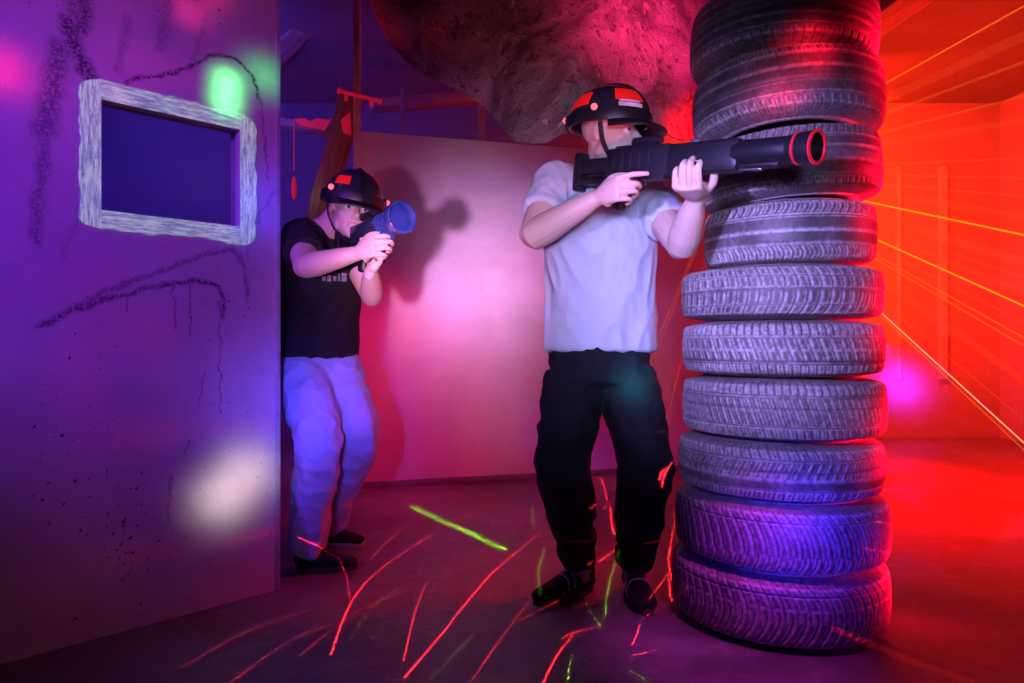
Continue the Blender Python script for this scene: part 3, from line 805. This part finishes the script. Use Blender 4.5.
def person(name, label, J, f_head, u_head, mats, kind, off, hands):
    ak = 1.18 if kind == 1 else 1.05
    root = thing('person', label, 'person', off)
    Z = V((0, 0, 1)); tee, trs = mats
    sh_ax = (J['LS']-J['RS']).normalized(); hp_ax = (J['LH']-J['RH']).normalized()
    ch = J['chest']; pv = J['pelvis']; nk = J['neck']; wa = (ch+pv)/2
    # ---- body: one continuous surface
    mb = MB()
    mb.loft([(pv-Z*.05, .135, .10), (pv+Z*.03, .15, .105), (wa, .13, .095), (ch, .155, .115), (ch*.45+nk*.55, .135, .085), (nk, .07, .06)], [hp_ax, hp_ax, hp_ax, sh_ax, sh_ax, sh_ax], 20, 5)
    mb.loft([(nk-Z*.03, .060), (nk*.5+J['head']*.5-f_head*.02, .054), (J['head']-u_head*.03-f_head*.02, .055)], sh_ax, 16, 4)
    head(mb, J['head'], f_head, u_head)
    for s in 'RL':
        S_, E_, W_ = J[s+'S'], J[s+'E'], J[s+'W']
        mb.loft([((S_*.8+ch*.2), .058), (S_, .056), (S_*.5+E_*.5, .049*ak), (E_, .040*ak)], Z, 16, 6)
        fa = (W_-E_)
        mb.loft([(E_, .040*ak), (E_+fa*.25, .043*ak), (E_+fa*.65, .035*ak), (W_, .028, .026)], Z, 16, 6)
        hh = hands[s]; hand(mb, W_+fa.normalized()*.008, **hh)
        H_, K_, A_ = J[s+'H'], J[s+'K'], J[s+'A']
        mb.loft([(H_, .078), (H_*.5+K_*.5, .066), (K_, .052), (K_*.65+A_*.35, .052), (A_, .036)], Z.cross(V((0, 1, 0))), 14, 5)
        mb.loft([(A_, .036), (V((A_.x, A_.y, .05)), .034)], V((1, 0, 0)), 14, 3)
    body = mb.fused('body', m_skin, root, off, .0033, 3)
    # ---- eyes
    f_, u_ = f_head.normalized(), (u_head-f_head*u_head.dot(f_head)).normalized(); r_ = f_.cross(u_)
    for s in (-1, 1):
        c_ = J['head']+r_*s*.031+f_*.0715-u_*.004
        eo_ = MB().ell(c_, (.0125,)*3).build('eye', m_eye, root, off)
        MB().ell(c_+f_*.0085, (.006,)*3).build('iris', m_iris, eo_, off)
    # ---- shirt
    sh = MB()
    hem = pv+Z*.02
    wk = 1.08 if kind == 1 else 1.04
    hy = .130 if kind == 1 else .150
    sh.loft([(hem-Z*.035, .188*wk, hy), (hem+Z*.05, .186*wk, hy), (wa+Z*.02, .178*wk, .13), (ch-Z*.03, .185*wk, .142), (ch*.55+nk*.45, .176, .118), (nk-Z*.035, .105, .082)], [hp_ax, hp_ax, hp_ax, sh_ax, sh_ax, sh_ax], 28, 6, cap=.15)
    for s in 'RL':
        S_, E_ = J[s+'S'], J[s+'E']
        e = S_+(E_-S_)*.58
        sh.loft([((S_*.72+ch*.28), .085, .10), (S_, .076, .078), (S_*.5+e*.5, .072), (e, .069, .072)], Z, 20, 6, cap=.12)
    so = sh.fused('t_shirt', tee, root, off, .006, 6, folds(.007 if kind == 1 else .006, (15, 15, 7), kind*3.1))
    # ---- trousers
    tr = MB()
    tr.loft([(pv-Z*.12, .172, .125), (pv-Z*.03, .176, .125), (pv+Z*.04, .165, .118)], hp_ax, 24, 5, cap=.3)
    for s in 'RL':
        H_, K_, A_ = J[s+'H'], J[s+'K'], J[s+'A']
        if kind == 1: rs = (.104, .104, .098, .084, .066, .062)
        else: rs = (.108, .102, .090, .080, .072, .068)
        tr.loft([(H_, rs[0]), (H_*.6+K_*.4, rs[1]), (K_, rs[2]*.93), (K_*.6+A_*.4, rs[3]), (K_*.25+A_*.75, rs[4]), (A_+Z*(.022 if kind == 1 else -.02), rs[5])], V((1, 0, 0)), 22, 7, cap=.12)
    tro = tr.fused('trousers' if kind == 1 else 'jeans', trs, root, off, .006, 6, folds(.010, (11, 11, 10), kind*7.7, .005))
    bl = MB()
    return root

# ---------------- standing player
GD = (P(812, 147, 1.69)-P(575, 168, 2.33)).normalized()
J1 = dict(pelvis=P(600, 345, 2.5), chest=P(601, 235, 2.44), neck=P(606, 177, 2.43), head=P(611, 133, 2.36),
          RS=P(556, 184, 2.40), LS=P(648, 194, 2.46), RE=P(533, 236, 2.24), LE=P(682, 246, 2.20),
          RW=P(595, 199, 2.13), LW=P(684, 208, 2.0), RH=P(575, 378, 2.50), LH=P(626, 378, 2.50),
          RK=P(563, 462, 2.42), LK=P(645, 462, 2.40), RA=P(580, 566, 2.52), LA=P(634, 568, 2.50))
fh1 = V((.80, -.58, -.06)).normalized(); uh1 = V((.05, -.06, 1)).normalized()
side1 = V((-GD.y, GD.x, 0)).normalized()       # his left of the gun
up1 = GD.cross(side1).normalized()*-1
if up1.z < 0: up1 = -up1
off1 = V((J1['pelvis'].x, 2.45, 0))
hands1 = {'R': dict(Fd=GD*.85+V((0, 0, .25)), Nn=side1*1.0+V((0, 0, -.1)), curl=(.75, 1.0, .7), thumb=(.3, .5), right=True, idx=(.35, .35, .2)),
          'L': dict(Fd=(GD*.45-side1*.1+V((0, 0, .8))), Nn=-side1*.15+V((0, 0, .2))-GD*.9, curl=(.8, 1.0, .7), thumb=(.3, .5), right=False)}
# the left hand closes round a vertical grip: knuckles forward, palm towards the shooter's right
GB = P(575, 167, 2.33)                                   # rifle base; the left hand cradles the handguard from below
J1['LW'] = GB+GD*.455+side1*.064-up1*.108
hands1['L'] = dict(Fd=-side1*.86+GD*.30+up1*.16, Nn=up1, curl=(.85, 1.15, .9), thumb=(.2, .6), right=False, s=1.1)
p1 = person('person', 'standing player in a pale T-shirt and black trousers aiming a long rifle beside the tyres', J1, fh1, uh1, (m_tee, m_trs), 1, off1, hands1)
helmet(p1, off1, J1['head'], fh1, uh1, 1)
def fl(px, py): g_ = G(px, py); return V((g_[0], g_[1], 0))
for s, (he, to) in {'R': (V((J1['RA'].x+.045, 2.56, 0)), V((J1['RA'].x-.165, 2.405, 0))), 'L': (V((J1['LA'].x-.004, 2.58, 0)), V((J1['LA'].x+.012, 2.31, 0)))}.items():
    shoe(p1, off1, he, to, m_shoe, 'shoe', m_sole, stripes=True)
    a = J1[s+'A']
    MB().loft([(V((a.x, a.y, .085)), .041), (V((a.x, a.y, .15)), .043), (a+V((0, 0, .03)), .044)], V((1, 0, 0)), 16, 4).build('sock', m_sock, p1, off1)

# ---------------- crouching player
G2a, G2b = P(338, 243, 2.72), P(401, 221, 2.36)
GD2 = (G2b-G2a).normalized()
J2 = dict(pelvis=P(312, 352, 2.92), chest=P(318, 272, 2.84), neck=P(326, 226, 2.78), head=P(352, 209, 2.68),
          RS=P(303, 238, 2.70), LS=P(346, 240, 2.88), RE=P(305, 267, 2.48), LE=P(372, 296, 2.72),
          RW=P(355, 254, 2.44), LW=P(371, 272, 2.52), RH=P(298, 366, 2.88), LH=P(334, 366, 2.96),
          RK=P(319, 440, 2.66), LK=P(358, 434, 2.84), RA=P(308, 544, 2.78), LA=P(330, 520, 3.12))
fh2 = V((.42, -.88, -.10)).normalized(); uh2 = V((.22, -.10, 1)).normalized()
side2 = V((-GD2.y, GD2.x, 0)).normalized()
off2 = V((-.8, 2.85, 0))
hands2 = {'R': dict(Fd=GD2*.75+V((.35, 0, .22)), Nn=side2, curl=(.85, 1.0, .7), thumb=(.3, .5), right=True),
          'L': dict(Fd=GD2*.55+V((0, 0, .5)), Nn=-side2+V((0, 0, .2)), curl=(.9, 1.05, .7), thumb=(.3, .4), right=False)}
p2 = person('person', 'stooping player in a black T-shirt and pale jeans with a short gun by the partition', J2, fh2, uh2, (m_blk, m_jean), 2, off2, hands2)
helmet(p2, off2, J2['head'], fh2, uh2, 2)
shoe(p2, off2, fl(297, 574)+V((-.005, .02, 0)), fl(297, 574)+V((.215, .07, 0)), m_shoe, 'shoe', m_sole)
shoe(p2, off2, fl(318, 546)+V((-.02, .0, 0)), fl(318, 546)+V((.20, .0, 0)), m_shoe, 'shoe', m_sole_w)
# pale print on the black shirt, just under the forearm
from mathutils.bvhtree import BVHTree
ts = [c for c in p2.children if c.name.startswith('t_shirt')][0]
bvh = BVHTree.FromPolygons([v.co+off2 for v in ts.data.vertices], [tuple(p.vertices) for p in ts.data.polygons])
cam0 = V((0, 0, CH)); pr = MB()
for (x0, x1, y0, y1) in ((322, 325.5, 276, 281), (327, 331, 274.5, 281.5), (333, 336, 276, 281), (337.5, 340, 274, 281), (341.5, 346.5, 273, 281.5)):
    pts = []
    for k in range(5):
        for l in range(4):
            d_ = (P(x0+(x1-x0)*l/3, y0+(y1-y0)*k/4, 1.)-cam0).normalized(); hit = bvh.ray_cast(cam0, d_)
            if hit[0] is None: break
            pts.append(hit[0]+hit[1]*.0015 if hit[1].dot(d_) < 0 else hit[0]-hit[1]*.0015)
    if len(pts) == 20:
        pr.add(pts, [(k*4+l, k*4+l+1, k*4+l+5, k*4+l+4) for k in range(4) for l in range(3)])
if pr.v: pr.build('shirt_print', simple('faded_print', (.30, .27, .34), .7, var=.5, scale=60), ts, off2)

# ================================================================== GUNS
def gun_frame(a, d, up=V((0, 0, 1))):
    d = d.normalized(); y = up.cross(d).normalized(); z = d.cross(y)
    return Matrix(((d.x, y.x, z.x, a.x), (d.y, y.y, z.y, a.y), (d.z, y.z, z.z, a.z), (0, 0, 0, 1)))
Mg = gun_frame(P(575, 167, 2.33), P(812, 149, 1.69)-P(575, 167, 2.33))
L1 = (P(812, 149, 1.69)-P(575, 167, 2.33)).length
g1 = thing('laser_rifle', 'long black laser tag rifle held level across the tyre stack', 'toy gun', mat=Mg)
# local x forward (0 butt .. L1 muzzle), z up
k = MB()
k.box((.03, 0, -.020), (.030, .045, .125), .008); k.box((.11, 0, -.004), (.15, .034, .050), .010); k.box((.10, 0, -.052), (.12, .028, .022), .006)
k.build('stock', m_plas, g1)
k = MB().box((.29, 0, -.002), (.25, .054, .092), .010); k.box((.27, 0, .042), (.16, .034, .018), .005); k.box((.345, 0, -.042), (.10, .046, .03), .006)
rc = k.build('receiver', m_plas, g1)
k = MB()
for i in range(6): k.box((.20+.035*i, 0, .0), (.006, .056, .05), .002)
k.build('receiver_rib', m_plasg, rc)
k = MB().loft([(V((.245, 0, -.03)), .022, .016), (V((.228, 0, -.085)), .023, .017), (V((.215, 0, -.135)), .024, .018)], V((1, 0, 0)), 16, 5); k.build('pistol_grip', m_plas, g1)
k = MB().loft([(V((.262, 0, -.045)), .004), (V((.268, 0, -.078)), .004), (V((.305, 0, -.082)), .004), (V((.322, 0, -.05)), .004)], V((0, 1, 0)), 10, 5); k.build('trigger_guard', m_plas, g1)
k = MB().loft([(V((.287, 0, -.04)), .004), (V((.292, 0, -.055)), .004), (V((.286, 0, -.07)), .003)], V((0, 1, 0)), 8, 4); k.build('trigger', m_metal, g1)
k = MB().box((.52, 0, -.002), (.24, .058, .088), .016); k.build('handguard', m_plas, g1)
k = MB()
for i in range(5): k.box((.44+.038*i, 0, .036), (.02, .022, .010), .002)
k.build('top_rail', m_metal, g1)
k = MB().cyl((.62, 0, .004), (L1-.045, 0, .004), .033, bevel=.002); k.cyl((.64, 0, -.030), (.75, 0, -.030), .011, bevel=.002); k.build('barrel', m_plas, g1)
MB().cyl((.62, 0, -.034), (.70, 0, -.040), .0065, bevel=.001).build('under_barrel_rod', m_silver, g1)
Mx = Matrix.Translation((L1-.06, 0, .004)) @ V((1, 0, 0)).to_track_quat('Z', 'Y').to_matrix().to_4x4()
k = MB().lathe([(.028, 0), (.036, .006), (.038, .030), (.041, .070), (.036, .072), (.030, .040), (.020, .010)], Mx, 36)
mz = k.build('muzzle_cone', m_plas, g1)
MB().lathe([(.035, .070), (.0415, .069), (.0425, .074), (.035, .075)], Mx, 36).build('muzzle_ring', m_redring, mz)
MB().lathe([(.0375, .022), (.040, .024), (.0405, .029), (.038, .030)], Mx, 36).build('muzzle_ring', m_redring, mz)
MB().cyl((L1-.055, 0, .004), (L1-.03, 0, .004), .026).build('muzzle_lens', m_lens, mz)
# low sight
k = MB().box((.30, 0, .064), (.09, .022, .018), .004); k.cyl((.25, 0, .060), (.36, 0, .060), .011, bevel=.002); k.build('sight', m_plas, g1)
MB().cyl((.47, 0, .043), (.50, 0, .046), .009, bevel=.002).build('sight_post', m_silver, g1)

Mg2 = gun_frame(G2a, GD2); L2 = (G2b-G2a).length
g2 = thing('laser_gun', 'short dark laser tag gun with a round blue front lens held by stooping player', 'toy gun', mat=Mg2)
k = MB().box((.02, 0, -.01), (.03, .04, .10), .008); k.box((.09, 0, 0), (.13, .03, .04), .008); k.build('stock', m_plas, g2)
k = MB().box((.24, 0, 0), (.20, .05, .075), .010); k.build('receiver', m_plasg, g2)
k = MB().loft([(V((.22, 0, -.03)), .021, .016), (V((.205, 0, -.085)), .022, .017), (V((.195, 0, -.13)), .023, .018)], V((1, 0, 0)), 16, 5); k.build('pistol_grip', m_plas, g2)
k = MB().loft([(V((.325, 0, -.025)), .018), (V((.325, 0, -.075)), .019), (V((.325, 0, -.115)), .020)], V((1, 0, 0)), 16, 5); k.build('foregrip', m_plas, g2)
m_bluep = simple('blue_dark_plastic', (.03, .05, .20), .25, coat=.5)
k = MB().cyl((.32, 0, .012), (L2-.04, 0, .012), .030, .034, bevel=.002); k.cyl((.30, 0, -.034), (L2-.08, 0, -.034), .022, bevel=.003)
for i in range(4): k.cyl((.345+.022*i, 0, .012), (.352+.022*i, 0, .012), .037, bevel=.001)
k.build('barrel', m_bluep, g2)
Mx = Matrix.Translation((L2-.05, 0, .012)) @ V((1, 0, 0)).to_track_quat('Z', 'Y').to_matrix().to_4x4()
k = MB().lathe([(.034, 0), (.046, .010), (.054, .028), (.056, .060), (.050, .062), (.044, .045), (.030, .012)], Mx, 40); lh = k.build('lens_hood', m_bluep, g2)
MB().bm(lambda b: bmesh.ops.create_uvsphere(b, u_segments=28, v_segments=14, radius=1), Mx @ Matrix.Translation((0, 0, .038)) @ Matrix.Diagonal((.047, .047, .016, 1))).build('lens', m_lens, lh)
k = MB().cyl((.20, 0, .062), (.30, 0, .062), .014, bevel=.002); k.box((.25, 0, .045), (.05, .018, .025), .003); k.build('sight', m_plas, g2)

# ================================================================== LASER PROJECTOR + BEAMS
LS = P(727, 172, 4.05)
lp = thing('laser_projector', 'laser projector behind the tyres throwing a fan of thin amber and red beams', 'projector', LS)
k = MB().box((0, .10, 0), (.16, .16, .11), .008); k.build('housing', m_plas, lp)
MB().cyl((0, .03, 0), (0, .005, 0), .02, bevel=.002).build('aperture', m_lens, lp)
yb_ = 4.3+(LS.x-B0.x)*(B1y-4.3)/(B1x-B0.x)-LS.y
k = MB().box((0, (.10+yb_)/2, .065), (.05, yb_-.10, .012), .002); k.box((0, yb_-.008, .03), (.05, .012, .12), .002); k.build('bracket', m_metal, lp)
def beam_mat(name, col, st, alpha):
    m, t, b = new_mat(name); nt = m.node_tree; nt.nodes.remove(b)
    out = [n for n in nt.nodes if n.type == 'OUTPUT_MATERIAL'][0]
    e = t.n('ShaderNodeEmission'); e.inputs[0].default_value = (*col, 1); e.inputs[1].default_value = st
    tr = t.n('ShaderNodeBsdfTransparent'); mx = t.n('ShaderNodeMixShader')
    tc = t.noise(obc(t), 3, 2)
    t.l(t.mapr(tc, .3, .7, alpha*.75, alpha), mx.inputs[0]); t.l(tr.outputs[0], mx.inputs[1]); t.l(e.outputs[0], mx.inputs[2]); t.l(mx.outputs[0], out.inputs[0])
    return m
m_b1 = beam_mat('laser_light_amber', (1, .36, .01), 1.2, .85)
m_b2 = beam_mat('laser_light_orange', (1, .17, .01), 1.1, .42)
m_b3 = beam_mat('laser_light_faint', (1, .12, .03), 1.0, .14)
m_b4 = beam_mat('laser_light_pale', (1, .42, .22), 1.2, .8)
beams = [((1024,235),m_b1,.0028,'brightest amber laser beam, highest of the steep fan right of the tyres'),
 ((1024,306),m_b1,.0026,'amber laser beam just below the brightest one, right of the tyres'),
 ((1024,338),m_b2,.0022,'first of two close orange laser beams right of the tyres'),
 ((1024,346),m_b2,.0020,'second of two close orange laser beams right of the tyres'),
 ((1024,443),m_b4,.0024,'pale steep laser beam dropping towards the lower right wall'),
 ((1024,450),m_b2,.0016,'thin orange laser beam just under the pale steep one'),
 ((1024,278),m_b3,.0020,'faint laser beam between the two amber beams'),
 ((1024,322),m_b3,.0020,'faint laser beam below the second amber beam'),
 ((1024,420),m_b3,.0018,'faint laser beam above the pale steep one'),
 ((1024,6),m_b2,.0034,'orange laser beam rising steeply to the upper right corner'),
 ((1024,62),m_b3,.0060,'broad faint laser beam rising under the steep orange one'),
 ((1024,96),m_b3,.0050,'faint laser beam rising gently right of the tyres'),
 ((1024,158),m_b3,.0022,'faint nearly level laser beam right of the tyres'),
 ((1024,178),m_b3,.0022,'faint level laser beam above the brightest amber beam'),
 ((1024,196),m_b3,.0022,'faint laser beam just above the brightest amber beam')]
m_b5 = beam_mat('laser_light_sheet', (1, .10, .02), 1., .07)
beams += [((1024,262),m_b5,.016,'broad dim band of orange laser light under the brightest amber beam'),((1024,292),m_b5,.010,'dim band of orange laser light over the second amber beam'),((1024,380),m_b5,.014,'dim steep band of laser light between the paired beams and pale beam'),((1024,36),m_b5,.018,'broad dim band of laser light rising to the upper right'),((1024,120),m_b5,.014,'dim band of laser light rising gently right of the tyres'),((1024,216),m_b5,.012,'dim band of laser light just over the brightest amber beam')]
for (ex, ey), mt, rr, lb in beams:
    s0 = P(727, 172, 4.04); px = 1500; py = 172+(ey-172)*(px-727)/(ex-727)
    e_ = P(px, py, 1.6)
    if e_.z < .01: e_ = s0+(e_-s0)*((s0.z-.01)/(s0.z-e_.z))
    if e_.z > ZC-.02: e_ = s0+(e_-s0)*((ZC-.02-s0.z)/(e_.z-s0.z))
    o = MB().cyl(s0, e_, rr, seg=10).build('laser_beam', mt, lp, LS); o['label'] = lb

for (ex, ey), mt, rr, lb in [((655,345),m_b3,.004,'faint red laser beam falling between player and tyres, steepest of three'),((640,395),m_b3,.003,'faint red laser beam falling behind the standing player'),((668,415),m_b3,.003,'faint red laser beam falling close beside the tyre stack')]:
    e_ = P(ex, ey, 3.9); o = MB().cyl(P(727, 172, 4.04), e_+(e_-P(727, 172, 4.04))*.2, rr, seg=10).build('laser_beam', mt, lp, LS); o['label'] = lb

m_haze = bpy.data.materials.new('haze'); m_haze.use_nodes = True; m_haze.node_tree.nodes.clear(); t = NT(m_haze.node_tree)
out_ = t.n('ShaderNodeOutputMaterial'); vs_ = t.n('ShaderNodeVolumeScatter'); vs_.inputs['Density'].default_value = .035; t.l(vs_.outputs[0], out_.inputs['Volume'])
o = MB().box(((XL+XR)/2, 4.85, 1.57), (XR-XL-.04, 3.4, 3.1)).build('haze', m_haze, smooth=False); o['kind'] = 'stuff'; o['label'] = 'thin theatrical haze hanging in the back of the hall'; o['category'] = 'haze'
sc.cycles.volume_bounces = 0

# ================================================================== LIGHTS
def spot(name, loc, target, col, power, angle, blend=.5, size=.03, gobo=None):
    l = bpy.data.lights.new(name, 'SPOT'); l.color = col; l.energy = power; l.spot_size = math.radians(angle); l.spot_blend = blend; l.shadow_soft_size = size
    o = bpy.data.objects.new(name, l); COL.objects.link(o); o.location = loc
    o.rotation_euler = (V(target)-V(loc)).to_track_quat('-Z', 'Y').to_euler()
    if gobo:
        l.use_nodes = True; t = NT(l.node_tree); em = [n for n in l.node_tree.nodes if n.type == 'EMISSION'][0]
        gi = t.n('ShaderNodeNewGeometry').outputs['Incoming']
        gobo(t, gi, em, V(loc))
    return o
def gspot(name, loc, target, col, power, hw, size=.01):
    """projector whose beam fades smoothly; hw = half width in degrees"""
    ax = (V(target)-V(loc)).normalized(); K = .693/(1-math.cos(math.radians(hw)))
    def fn(t, gi, em, L):
        d_ = t.math('ABSOLUTE', t.vm('DOT_PRODUCT', gi, tuple(ax)))
        t.l(t.math('POWER', d_, K), em.inputs[1])
    return spot(name, loc, target, col, power, min(120, hw*6), .3, size, fn)
def area(name, loc, target, col, power, sx, sy=None):
    l = bpy.data.lights.new(name, 'AREA'); l.color = col; l.energy = power; l.shape = 'RECTANGLE'; l.size = sx; l.size_y = sy or sx
    o = bpy.data.objects.new(name, l); COL.objects.link(o); o.location = loc
    o.rotation_euler = (V(target)-V(loc)).to_track_quat('-Z', 'Y').to_euler(); return o
def panpt(px, py): u, z = pan_uv(px, py); return A+D*u+V((0, 0, z))
# flash-like pinkish key, low and left of the camera
gspot('key_lamp', (-.39, .05, .89), P(480, 274, 4.4), (1., .44, 1.), 1200, 5.3, .04)

spot('tyre_fill', (-.5, .5, 1.3), P(765, 285, 2.1), (.40, .28, 1.), 400, 40, 1., .03)  # added violet fill that brightens the tyre stack from the left
for z_ in (.2, .6, 1.0, 1.4, 1.8):
    gspot('red_side_lamp', (2.25, 1.95, z_), (1.2, 2.27, z_), (1., .002, .03), 1900, 5.6, .04)
spot('red_face_lamp', (.2, 1.6, 1.2), P(354, 226, 2.62), (1., .02, .06), 9, 5, 1., .01)
spot('front_fill', (.1, -.3, 1.25), P(606, 240, 2.3), (.52, .46, 1.), 250, 34, .9, .25)
# violet wash over the partition
spot('violet_wash', (-1.9, .1, 1.9), panpt(50, 200), (.24, .022, 1.), 250, 50, 1., .15)
spot('magenta_wash', (-.7, -.2, 2.3), panpt(215, 40), (.75, .10, .75), 60, 40, 1., .15)
spot('panel_low_fill', (-.5, -.3, .9), panpt(200, 400), (.7, .35, 1.), 5, 60, 1., .15)
gspot('green_spot', (-.3, .2, 1.9), panpt(228, 82), (.12, 1., .2), 1200, .85)
gspot('green_spot', (-.3, .2, 1.9), panpt(226, 101), (.12, 1., .2), 1200, .85)
gspot('green_spot', (-.3, .2, 1.9), panpt(264, 76), (.02, 1., .2), 260, 1.3)
gspot('cream_spot', (-.1, .2, .9), panpt(250, 470), (1., .76, .50), 300, 1.8)
gspot('cream_spot', (-.1, .2, .9), panpt(222, 498), (.95, .76, .62), 300, 1.7)
gspot('blue_spot', (-.1, .2, 1.2), panpt(262, 205), (.05, .05, 1.), 260, 2.6)
gspot('red_spot', (-1.2, .2, 1.8), panpt(-6, 66), (1., .01, .03), 260, 1.8)
gspot('red_spot', (-.6, .2, 2.0), panpt(190, 12), (1., .02, .15), 170, 1.1)
gspot('red_spot', (-.6, .2, 2.0), panpt(214, -2), (1., .02, .15), 120, 1.)
# blue on crouching player and on the low tyres
gspot('blue_spot', (-.35, .6, .9), P(312, 410, 2.8), (.12, .08, 1.), 300, 6)
spot('pink_leg_lamp', (-.2, 1.2, .9), P(352, 385, 2.75), (1., .25, .45), 14, 16, 1., .02)
gspot('blue_spot', (.5, .3, .75), P(800, 530, 2.05), (.07, .02, 1.), 520, 4.6)
spot('magenta_floor', (.63, 1.66, 1.0), (.62, 2.03, 0), (1., .05, .85), 34, 50, 1., .02)
gspot('teal_spot', (.3, .3, 1.0), P(634, 384, 2.4), (0., .5, .5), 900, 1.4)
# blue depths behind the partition
area('blue_haze_lamp', (-2.4, 4.4, 2.4), (-2.2, 6.6, 2.4), (.14, .05, 1.), 34, 1.2)
area('blue_window_lamp', (-3.0, 3.6, 2.6), (-4.3, 6.2, .8), (.008, .006, 1.), 34, .6)
# reds
area('red_hall_lamp', (2.5, 5.2, 2.75), (3.0, 6.5, 1.4), (1., .022, .002), 150, .6)
area('red_ceiling_bounce', (2.6, 5.2, .9), (3.2, 5.8, 3.1), (1., .022, .002), 90, .5)  # added upward source standing in for red bounce on the ceiling
area('red_hall_side', (2.3, 5.2, 1.7), (4.6, 4.6, 1.7), (1., .022, .002), 60, .5)
spot('red_back_lamp', (2.9, 4.4, 2.3), (1.1, 2.5, 1.3), (1., .01, .02), 200, 26, .9, .08)
spot('red_rim_lamp', (1.15, 3.0, 1.9), P(640, 230, 2.3), (1., .01, .03), 10, 34, 1., .05)
spot('red_floor_lamp', (.95, 3.0, 2.1), (-.1, 3.0, 0), (1., .003, .014), 170, 50, 1., .1)
spot('pink_wall_lamp', (-.35, 3.3, 1.5), P(390, 460, 4.3), (1., .008, .16), 75, 95, 1., .1)
spot('pink_wall_lamp', (.5, 3.3, 1.9), P(560, 400, 4.6), (1., .02, .10), 20, 90, 1., .1)
gspot('red_tarp_lamp', (.62, 2.3, 1.85), P(655, 30, 3.1), (1., .012, .10), 220, 20)
gspot('red_tarp_spot', (.1, .2, 2.3), P(648, 35, 3.1), (1., .025, .24), 1900, 4.)
spot('tarp_fill', (.1, .4, .7), P(560, 50, 3.05), (1., .12, .25), 110, 26, 1., .05)
gspot('red_spot', (.9, .3, 1.3), P(812, 50, 2.05), (1., .005, .03), 900, 1.5)
gspot('red_spot', (.9, .3, 1.3), P(778, 92, 2.05), (1., .005, .08), 500, 1.7)
gspot('violet_wall_spot', (2.6, 4.9, .9), P(900, 384, 6.5), (.25, .02, 1.), 900, 4)
spot('red_timber_lamp', (-1.6, 3.3, 1.6), P(340, 150, 4.6), (1., .10, .05), 16, 50, 1., .05)
spot('red_corner_lamp', (.6, 4.95, 2.7), P(440, 120, 5.3), (1., .03, .02), 9, 60, 1., .05)
spot('red_ground_lamp', (2.2, 4.5, 2.4), (2.8, 4.0, 0), (1., .0012, .0), 2300, 80, 1., .05)
# laser scribbles on the floor --------------------------------------
def floor_gobo(items, strength):
    def fn(t, gi, em, L):
        s = t.n('ShaderNodeSeparateXYZ'); t.l(gi, s.inputs[0])
        k = t.math('DIVIDE', -L.z, s.outputs[2])
        x = t.math('ADD', t.math('MULTIPLY', s.outputs[0], k), L.x); y = t.math('ADD', t.math('MULTIPLY', s.outputs[1], k), L.y)
        c = t.n('ShaderNodeCombineXYZ'); t.l(x, c.inputs[0]); t.l(y, c.inputs[1])
        m = t.strokes(c.outputs[0], items, .3)
        t.l(t.math('MULTIPLY', m, strength), em.inputs[1])
    return fn
def FS(lst, hw=.006, st=1.):
    d_ = G(*lst[0])[1]/2.2
    return (curve([G(*p) for p in lst], 2), hw*.75*(1 if d_ < 1 else d_**.5), st*max(1, d_**2))
red = [FS([(331,655),(352,600),(385,565),(432,535)]), FS([(405,677),(445,630),(490,575),(540,533)], .0065, 1), 
 FS([(404,660),(414,615),(426,583)], .006, .5), FS([(440,530),(480,510),(505,498)], .005, .4),
 FS([(611,508),(612,528),(617,537)], .008, 1), FS([(590,567),(607,556),(622,545)], .007, 1), FS([(594,516),(604,508),(612,503)], .006, .7),
 FS([(543,683),(557,655),(572,636)], .0045, .9), FS([(560,640),(575,632),(600,627)], .0035, .8), FS([(632,645),(637,635),(640,624)], .0035, .9),
 FS([(633,655),(645,653),(655,650)], .0035, 1), FS([(650,600),(660,585),(668,574)], .006, .9), FS([(669,578),(670,595),(672,600)], .006, 1),
 FS([(668,488),(671,480),(678,476)], .010, 1), FS([(668,560),(672,535),(680,505)], .006, .5), FS([(668,520),(674,515),(680,500)], .006, .6),
 FS([(370,560),(400,530),(430,515)], .005, .25), FS([(180,668),(250,630),(310,610)], .004, .15), FS([(300,655),(360,610),(420,585)], .004, .2), FS([(520,620),(560,600)],.004,.3), FS([(600,478),(605,488),(607,500)], .006, .5), FS([(640,620),(690,590)], .003, .3), FS([(670,495),(674,482),(684,468)], .008, .8), FS([(672,545),(668,560),(672,580)], .006, .9), FS([(300,540),(340,560),(350,600)], .004, .15), FS([(470,683),(500,640),(530,600)], .004, .25), FS([(230,683),(290,640),(330,625)], .004, .2), FS([(880,556),(950,566),(1030,596)], .045, .022), FS([(840,632),(930,668),(1000,692)], .04, .03), FS([(940,487),(985,494),(1030,500)], .05, .07), FS([(890,530),(930,536)], .03, .04)]
grn = [FS([(412,507),(440,520),(470,533),(503,549)], .030, .9), FS([(540,595),(538,570),(546,548)], .008, .5), FS([(605,615),(608,590),(614,565),(618,552)], .007, .7),
 FS([(568,683),(569,670),(572,655)], .005, .6), FS([(586,604),(592,615),(600,625)], .005, .4), FS([(374,638),(380,637)], .008, 1.2), FS([(615,566),(617,565)], .011, 1.8),
 FS([(630,670),(640,676),(648,683)], .004, .5), FS([(532,505),(533,525)], .008, .25), FS([(430,680),(480,630),(540,605)], .004, .18), FS([(350,640),(380,600),(440,560)],.003,.12)]
def scan(name, items, x0, col, power):
    batch = []; n_ = 0
    for it in items+[None]:
        if it is None or n_+len(it[0])-1 > 22:
            spot(name, (x0, .05, .95), (0, 2.8, 0), col, power, 80, .1, 0, floor_gobo(batch, 9)); batch = []; n_ = 0
        if it is not None: batch.append(it); n_ += len(it[0])-1
scan('laser_scan_red', red, -.05, (1., .015, .02), 1300)
scan('laser_scan_green', grn, .05, (.30, 1., .01), 300)
